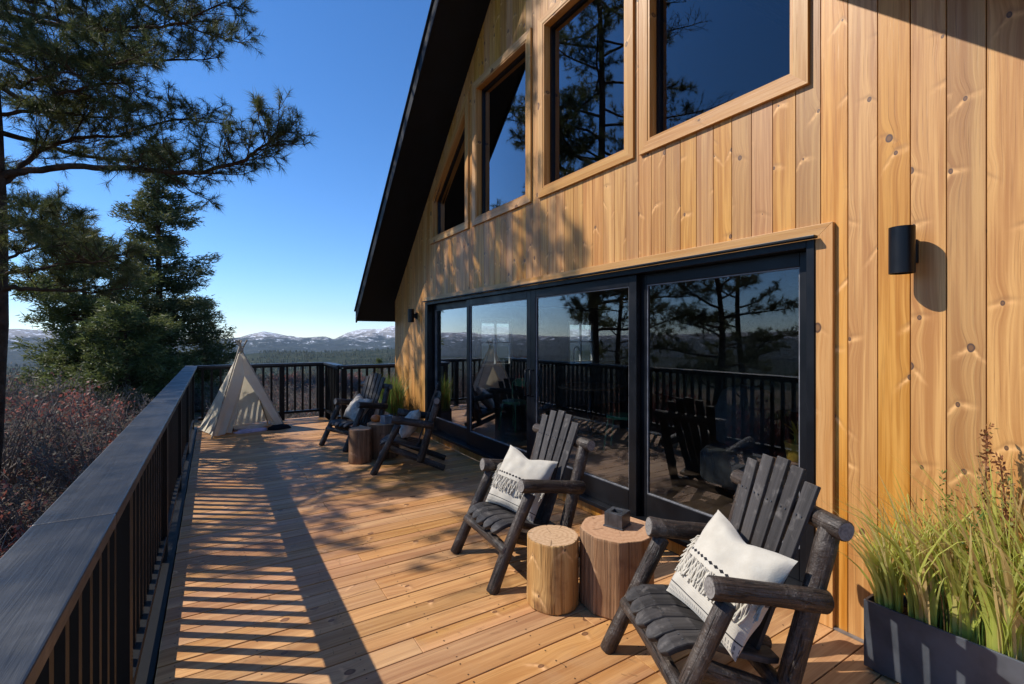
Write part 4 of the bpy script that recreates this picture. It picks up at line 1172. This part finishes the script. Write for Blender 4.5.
# the fir behind the railing corner
def fir(x,y,z0,h,rad,label,seed,mat,name='fir_tree',low=.6,n_lv=34,per=9,round_=False,droop=.22,gap=.16):
    r=np.random.default_rng(seed); w=MB()
    w.tube([(0,0,0),(.05,0,h*.4),(0,.05,h*.75),(0,0,h)],[.16,.11,.05,.01],10,jit=.03)
    V=[];rn=[]
    for i in range(n_lv):
        f=(i+r.uniform(0,.6))/n_lv; z=low+(h-low)*f
        prof=(1-f)**.75*(.55+.45*math.sin(f*19+seed)**2) if not round_ else math.sqrt(max(0,1-(2*f-1)**2))*(.8+.2*math.sin(f*13+seed))
        if not round_: prof=min(prof,.35+f*3)
        m=max(3,int(per*(1.1-f*.6)))
        for j in range(m):
            a=r.uniform(0,6.283); Lb=rad*prof*r.uniform(.55,1.12)+.12
            if r.uniform()<gap: Lb*=.5
            d=np.array([math.cos(a),math.sin(a),r.uniform(-.05,.35)]); d=nrm(d)
            p0=np.array([0,0,z]); K=6
            cur=[p0+d*Lb*q/K+np.array([0,0,-droop*Lb*(q/K)**2+.10*Lb*(q/K)**4]) for q in range(K+1)]
            w.tube([Vector(c) for c in cur],[.022*(1-q/K*.85) for q in range(K+1)],4,caps=False)
            side=nrm(np.cross(d,[0,0,1]))
            sprays=int(34*Lb/1.2)+5
            for q in range(sprays):
                g=r.uniform(.22,1.0)**.8; c=cur[min(K-1,int(g*K))]; c2=cur[min(K,int(g*K)+1)]; c=c+(c2-c)*(g*K-int(g*K))
                wdt=.42*Lb*(1-g)+.10
                b=c+side*r.uniform(-1,1)*wdt+np.array([0,0,r.uniform(-.10,.10)])
                tone=np.clip(r.uniform(0,.75)+.25*(g>.8),0,1)
                for _ in range(7):
                    dd=nrm(d*r.uniform(.1,1)+side*r.normal()*.8+np.array([0,0,r.normal()*.35])); s2=nrm(np.cross(dd,r.normal(size=3)))
                    ln=r.uniform(.07,.20); p=b+r.normal(size=3)*.06
                    V+= [p-s2*.017,p+s2*.017,p+dd*ln+s2*.004,]; rn+=[tone]*3
    root=thing(name,label,'tree',(x,y,z0)); w.build('trunk',M['bark'],root)
    npmesh('crown',np.array(V),np.arange(len(V)).reshape(-1,3),M[mat],root,rnd=rn)
    return root
def far_fir(px,d,sc,*a,**k):
    q=P(px,337,d); t=fir(q.x,q.y,a[0],*a[1:],**k); t.scale=(sc,sc,sc); return t
far_fir(158,28,1.87,-6.0,10.2,3.4,'tall dark fir beyond the deck corner behind the tent',3,'fir',n_lv=38,per=13,droop=.12,gap=.36)
far_fir(84,24,1.78,-4.9,6.6,2.0,'rounded green juniper left of the tall fir',5,'juniper','juniper_tree',low=.5,n_lv=26,per=10,round_=True,droop=.05)
far_fir(205,31,1.8,-6.0,5.6,1.8,'shorter fir low behind the tent',7,'fir',n_lv=24,per=9,gap=.3)
far_fir(125,22,1.5,-3.8,4.6,1.8,'low bushy juniper in front of the tall fir',9,'juniper','juniper_tree',low=.3,n_lv=18,per=10,round_=True,droop=.05)
q=P(379,337,45); fir(q.x,q.y,-6.2,5.9,1.3,'small lone green pine beyond the far railing beside the cabin corner',8,'juniper','pine_tree',low=1,n_lv=18,per=8)

# ------------------------------------------------------------------ SHRUBS
def shrub_mesh(seed,rad,h,mat,nl=2600,ls=.03,twigs=90):
    r=np.random.default_rng(seed); w=MB(); tips=[]
    for i in range(twigs):
        a=r.uniform(0,6.283); e=r.uniform(.25,1.0); 
        tip=np.array([math.cos(a)*rad*math.sqrt(1-e*e*.8)*r.uniform(.6,1.05),math.sin(a)*rad*math.sqrt(1-e*e*.8)*r.uniform(.6,1.05),h*(.35+.65*e)*r.uniform(.7,1.08)])
        mid=tip*np.array([.45,.45,.6])+r.normal(size=3)*.06
        w.tube([(0,0,0),tuple(mid),tuple(tip)],[.014,.008,.0035],4,caps=False)
        tips.append((mid,tip))
        for _ in range(4):
            b=mid+(tip-mid)*r.uniform(.2,.95); e2=b+nrm(r.normal(size=3)+[0,0,.7])*r.uniform(.12,.3); w.tube([tuple(b),tuple(e2)],[.005,.002],3,caps=False); tips.append((b,e2))
    idx=r.integers(0,len(tips),nl); f=r.uniform(.35,1.05,nl)[:,None]
    A=np.array([t[0] for t in tips])[idx]; B=np.array([t[1] for t in tips])[idx]
    C=A+(B-A)*f+r.normal(size=(nl,3))*.035
    D=r.normal(size=(nl,3)); D/=np.linalg.norm(D,axis=1)[:,None]; E=np.cross(D,r.normal(size=(nl,3))); E/=np.linalg.norm(E,axis=1)[:,None]
    s=(ls*r.uniform(.5,1.2,nl))[:,None]
    V=np.stack([C,C+D*s*.5+E*s*.32,C+D*s,C+D*s*.5-E*s*.32],1)
    tone=np.clip(.5+.5*np.sin(idx*1.7)+r.normal(size=nl)*.2,0,1)
    o=w.build('branches',M['twig']); wm=o.data; bpy.data.objects.remove(o)
    o=npmesh('leaves',V.reshape(-1,3),np.arange(nl*4).reshape(-1,4),mat,rnd=np.repeat(tone,4)); lm=o.data; bpy.data.objects.remove(o)
    return wm,lm
SV=[shrub_mesh(1,1.0,1.25,M['redbrush'],4200,.056),shrub_mesh(2,1.1,1.35,M['brush'],2400,.046,150),shrub_mesh(3,.95,1.2,M['brush'],2000,.042,160),shrub_mesh(4,1.0,1.1,M['greenbrush'],4200,.04)]
def gz(x,y):
    """height of the ground"""
    r=math.hypot(x,y)
    pts=[(0,-1.6),(8,-1.35),(13,-1.6),(20,-1.9),(40,-3.2),(75,-7.5),(140,-22),(350,-62),(700,-98),(1500,-112),(2100,-92),(2700,-66),(3600,-140),(6000,-230),(9000,-240)]
    z=pts[-1][1]
    for (a,za),(b,zb) in zip(pts,pts[1:]):
        if r<=b:
            f=(r-a)/(b-a); f=f*f*(3-2*f)*.35+f*.65; z=za+(zb-za)*f; break
    amp=min(1,r/900)
    phi=math.atan2(x,y)
    z+=amp*38*noise.noise(Vector((x/900,y/900,3)))+min(1,r/200)*4*noise.noise(Vector((x/140,y/140,7)))+min(1,r/12)*.35*noise.noise(Vector((x/6,y/6,1)))
    # the left side of the valley lies lower
    if r>1500: z-= 45*min(1,(r-1500)/800)*(1 if phi<-.02 else max(0,1-(phi+.02)/.10))
    return z
ADJ=[['deep red','bare grey','twiggy grey-brown','green and rusty'][v] for v in range(4)]
def shrub(x,y,v,s,lab=None,grp='shrubs on the slope beyond the far railing'):
    t=thing('shrub',lab or '',"shrub",(x,y,gz(x,y)-.05),rng.uniform(0,6.28),grp); t.scale=(s,s,s*rng.uniform(.85,1.15))
    for nm,md in zip(('branches','leaves'),SV[v]):
        o=bpy.data.objects.new(nm,md); COL.objects.link(o); o.parent=t
    return t
# left of the railing
L0=[(-1.9,3.6,0,.95),(-2.7,4.9,0,1.1),(-1.7,5.4,0,.9),(-3.6,6.4,2,1.2),(-2.6,7.0,0,1.1),(-1.6,7.4,1,1.0),(-3.6,8.4,0,1.2),(-1.5,9.4,1,1.1),(-1.45,11.0,0,1.1),(-3.0,10.9,1,1.35),(-4.6,10.6,2,1.4),(-2.2,12.4,1,1.3),(-.6,12.2,3,1.0),(-3.9,13.0,1,1.4),(-5.8,13.4,2,1.5),(-2.9,14.6,0,1.3),(-5.0,16.0,1,1.5),(-1.6,15.2,2,1.2),(-7.5,17.0,2,1.6),(-6.0,19.5,3,1.6),(-4.0,18.5,1,1.5)]
for k,(x,y,v,s) in enumerate(L0):
    w=['nearest','second','third','fourth','fifth','sixth','seventh','eighth','ninth','tenth','eleventh','twelfth','thirteenth','fourteenth','fifteenth','sixteenth','seventeenth','eighteenth','nineteenth','twentieth','farthest'][k]
    shrub(x,y,v,s*1.15,'%s shrub outside the left railing, %s when counted outward along it'%(ADJ[v],w),'shrubs outside the left railing')
r=random.Random(77); kk=0
for i in range(125):
    px=r.uniform(235,425); d=11.5*math.exp(r.uniform(0,1.75))
    q=P(px,337,d)
    if q.x<.2 and q.y<11.2: continue
    v=r.choice([1,1,2,2,0,3]); s=r.uniform(.8,1.35)*(1 if d<25 else 1.4)
    t=shrub(q.x,q.y,v,s,'%s shrub seen through the balusters on the slope past the far railing'%ADJ[v])
    t['group']=ADJ[v]+' shrubs on the slope past the far railing'
for i in range(26):   # slope on the left, far
    px=r.uniform(-60,235); d=20*math.exp(r.uniform(0,1.1)); q=P(px,337,d); v=r.choice([1,2,3,3])
    t=shrub(q.x,q.y,v,1.6,'%s shrub low on the far left slope'%ADJ[v]); t['group']=ADJ[v]+' shrubs on the far left slope'
for (px,d,h) in ((28,48,4.5),(50,42,3.6),(12,60,5.5),(70,55,4.5)):
    q=P(px,337,d); fir(q.x,q.y,gz(q.x,q.y)-.2,h,1.4,'small green conifer low on the left slope, at %s'%({28:'the pine trunk foot',50:'the middle of the gap',12:'the far left edge',70:'the juniper foot'}[px]),int(px),'juniper','small_conifer',low=.3,n_lv=14,per=8)

# ------------------------------------------------------------------ GROUND, HILLS, MOUNTAINS, FOREST
def sheet(name,rs,na,zf,mat):
    V=[];n=len(rs)
    for rr_ in rs:
        for j in range(na):
            a=2*math.pi*j/na; x,y=rr_*math.sin(a),rr_*math.cos(a); V.append((x,y,zf(x,y,rr_,a)))
    Fq=[(i*na+j,i*na+(j+1)%na,(i+1)*na+(j+1)%na,(i+1)*na+j) for i in range(n-1) for j in range(na)]
    o=npmesh(name,V,[(a,d,c,b) for a,b,c,d in Fq],mat); o.data.polygons.foreach_set('use_smooth',[True]*len(Fq)); tag(o,kind='structure'); return o
def ground_mat():
    t=NT('ground cover'); g=t.geo(); x,y,z=t.sep(g)
    ln=t.n('ShaderNodeVectorMath',operation='LENGTH'); t.set(ln,'0',g); d=ln.outputs['Value']
    near=t.mix(t.mr(t.noise(g,1.3,5,.65),.35,.65),(.13,.095,.065),(.20,.15,.105))
    near=t.mix(t.mr(t.noise(g,.45,4),.5,.66),near,(.075,.08,.035))
    far=t.mix(t.mr(t.noise(g,.012,6,.7),.38,.62),(.014,.024,.014),(.035,.042,.024))
    far=t.mix(t.mr(t.noise(g,.05,5,.7),.56,.70),far,(.15,.125,.085))
    c=t.mix(t.mr(d,60,160),near,far)
    return t.finish(c,.95,t.noise(g,2.0,6,.7),.8,.15,.05)
def mtn_mat():
    t=NT('mountain rock and snow'); g=t.geo(); x,y,z=t.sep(g)
    n=t.noise(g,.0032,7,.68); n2=t.noise(g,.009,8,.75)
    forest=t.mix(t.mr(n2,.4,.65),(.018,.028,.022),(.05,.055,.042))
    rock=t.mix(n2,(.20,.18,.16),(.40,.36,.32))
    h=t.math('ADD',t.mr(z,-150,230,0,1,False),t.math('MULTIPLY',t.math('SUBTRACT',n,.5),1.5))
    c=t.mix(t.mr(h,.25,.55),forest,rock)
    sn=t.math('ADD',t.math('MULTIPLY',t.mr(z,-220,260,0,1,False),.45),t.math('ADD',t.math('MULTIPLY',t.math('SUBTRACT',n2,.5),2.2),t.math('MULTIPLY',t.math('SUBTRACT',n,.5),1.2)))
    c=t.mix(t.math('MULTIPLY',t.mr(sn,.34,.44),t.mr(z,-215,-120)),c,(.80,.82,.86))
    return t.finish(c,.9,n2,1.0,25,.05)
M['groundm']=ground_mat(); M['mtn']=mtn_mat()
def plant_free(x,y): return gz(x,y)
rs=[.0]+[1.5*1.062**i for i in range(1,140)]; rs=[q for q in rs if q<6400]
sheet('ground',rs,360,lambda x,y,r_,a: gz(x,y),M['groundm'])
RID=[(-700,6),(-60,5),(0,5),(20,5.5),(45,3.5),(90,4),(140,0),(200,-6),(228,-5),(237,-4),(250,0),(264,3),(280,0),(298,-4),(312,-3),(325,-2),(334,-5),(347,1.5),(356,4),(365,5),(381,5),(390,8),(420,12),(520,6),(700,2),(1200,2)]
def ridge(a):
    h=(math.degrees(a)+180)%360-180; b=h-32.08
    if abs(b)<60: px=512+F*math.tan(R(b))
    else: px=None
    if px is None or px<-650 or px>1190:
        return (3.5+5*noise.noise(Vector((math.cos(a)*3,math.sin(a)*3,9))))*12000/F*.8, .8
    e=RID[-1][1]
    for (p0,e0),(p1,e1) in zip(RID,RID[1:]):
        if p0<=px<=p1: e=e0+(e1-e0)*(px-p0)/(p1-p0); break
    c=math.cos(R(b)); return (e+3.0)*12000*c/F if c>.3 else e*8, c
def mz(x,y,r_,a):
    cz,_=ridge(a); f=(r_-5800)/(12000-5800)
    if r_<5801: return -345
    if f<=1: f=max(0,f); base=-235+(cz+235)*(f**1.25)
    else: base=cz-(f-1)*500
    u=noise.ridged_multi_fractal(Vector((x/1700,y/1700,2)),.9,2.1,6,1.0,2.0)
    env=min(1,max(0,f*1.8))*(.35+.65*abs(math.sin(min(1,f)*math.pi)))
    if f>.93: env*=max(.22,1-(f-.93)*14)
    return base+(u-1.1)*125*env+noise.noise(Vector((x/380,y/380,4)))*42*env*(1 if f<.9 else .4)
rs2=[5800+ (15500-5800)*(i/70)**.95 for i in range(71)]
sheet('mountains',rs2,1440,mz,M['mtn'])
def forest():
    r=np.random.default_rng(5); V=[];Fq=[];rn=[]
    for i in range(26000):
        px=r.uniform(-60,440); d=110*math.exp(r.uniform(0,3.3)); lat=(px-512)/F*d
        x=d*ST+lat*CT; y=d*CT-lat*ST
        if noise.noise(Vector((x/220,y/220,5)))+.3*noise.noise(Vector((x/50,y/50,5)))<-.12: continue
        z=gz(x,y); h=r.uniform(6,15)*(.6 if d<250 else 1); w=h*.20; a0=r.uniform(0,6); b0=len(V); tone=r.uniform()
        for lv,(zz,ww) in enumerate(((.08,1.0),(.45,.75))):
            b1=len(V)
            for k in range(5): V.append((x+math.cos(a0+k*1.2566)*w*ww,y+math.sin(a0+k*1.2566)*w*ww,z+h*zz)); rn.append(tone)
            V.append((x,y,z+h*(.75 if lv==0 else 1.0))); rn.append(tone)
            for k in range(5): Fq.append((b1+k,b1+(k+1)%5,b1+5))
    o=npmesh('forest',V,Fq,M['farforest'],rnd=rn); tag(o,'distant conifer forest covering the valley and hills',kind='stuff')
M['farforest']=leaf('far conifers',(.012,.024,.014),(.028,.042,.022),(.05,.055,.028),.8,.0)
forest()
# scattered pale houses down in the valley on the left
for k,(px,py,d) in enumerate(((22,388,1),(31,392,1),(38,386,1),(12,384,1))):
    d=[620,560,700,760][k]; q=P(px,337,d); z=gz(q.x,q.y)
    t=thing('valley_house','pale far-off house down in the valley, %s of the four'%['second from the left','third from the left','rightmost','leftmost'][k],'house',(q.x,q.y,z),rng.uniform(0,3),'houses in the valley')
    b=MB(); b.box(-8,8,-5,5,-1,5+4); b.build('wall',plain('pale render %d'%k,(.6,.58,.54),.8),t)
    b=MB(); b.add([(-9,-6,9),(9,-6,9),(9,6,9),(-9,6,9),(-9,0,13),(9,0,13)],[(0,1,5,4),(2,3,4,5),(1,2,5),(3,0,4),(0,3,2,1)]); b.build('roof',plain('snowy roof %d'%k,(.55,.55,.58),.8),t)

# ------------------------------------------------------------------ HAZE
HAZE=True
if HAZE:
    b=MB(); b.box(-17000,17000,-17000,17000,-420,900); o=b.build('haze',[])
    m=bpy.data.materials.new('haze'); m.use_nodes=True; nt=m.node_tree; nt.nodes.clear(); out=nt.nodes.new('ShaderNodeOutputMaterial'); v=nt.nodes.new('ShaderNodeVolumePrincipled')
    v.inputs['Color'].default_value=(.62,.78,1,1); v.inputs['Density'].default_value=2.7e-5; v.inputs['Anisotropy'].default_value=.1
    nt.links.new(v.outputs[0],out.inputs['Volume']); o.data.materials.append(m); tag(o,kind='stuff'); o['label']='faint blue haze in the valley air'

# ------------------------------------------------------------------ LIGHT, SKY, CAMERA
w=bpy.data.worlds.new('World'); scene.world=w; w.use_nodes=True; nt=w.node_tree
bg=nt.nodes['Background']; sky=nt.nodes.new('ShaderNodeTexSky'); sky.sky_type='NISHITA'; sky.sun_disc=False
toS=-SUNV; el=math.asin(toS.z); az=math.atan2(toS.x,toS.y)
sky.sun_elevation=el; sky.sun_rotation=az; sky.altitude=1900; sky.air_density=1.0; sky.dust_density=0; sky.ozone_density=3.5
hs=nt.nodes.new('ShaderNodeHueSaturation'); hs.inputs['Saturation'].default_value=1.2
nt.links.new(sky.outputs[0],hs.inputs['Color']); mm=nt.nodes.new('ShaderNodeMix'); mm.data_type='RGBA'; mm.blend_type='MULTIPLY'; mm.inputs[0].default_value=1; mm.inputs[7].default_value=(.92,1,1.1,1); nt.links.new(hs.outputs[0],mm.inputs[6]); nt.links.new(mm.outputs[2],bg.inputs[0]); bg.inputs[1].default_value=.145
sun=bpy.data.lights.new('sun','SUN'); sun.energy=4.8; sun.angle=R(.42); sun.color=(1,.95,.87)
so=bpy.data.objects.new('sun',sun); COL.objects.link(so); so.rotation_euler=SUNV.to_track_quat('-Z','Y').to_euler()
cam=bpy.data.cameras.new('camera'); co=bpy.data.objects.new('camera',cam); COL.objects.link(co); scene.camera=co
co.location=(0,0,HC); co.rotation_euler=(R(90),0,-TH); cam.sensor_width=36; cam.lens=36*F/1024; cam.shift_y=-5/1024; cam.clip_start=.05; cam.clip_end=60000
vs=scene.view_settings; vs.view_transform='Standard'; vs.look='None'; vs.gamma=1; vs.exposure=.28; vs.use_curve_mapping=False
scene.cycles.max_bounces=8; scene.cycles.transparent_max_bounces=16; scene.cycles.volume_bounces=0
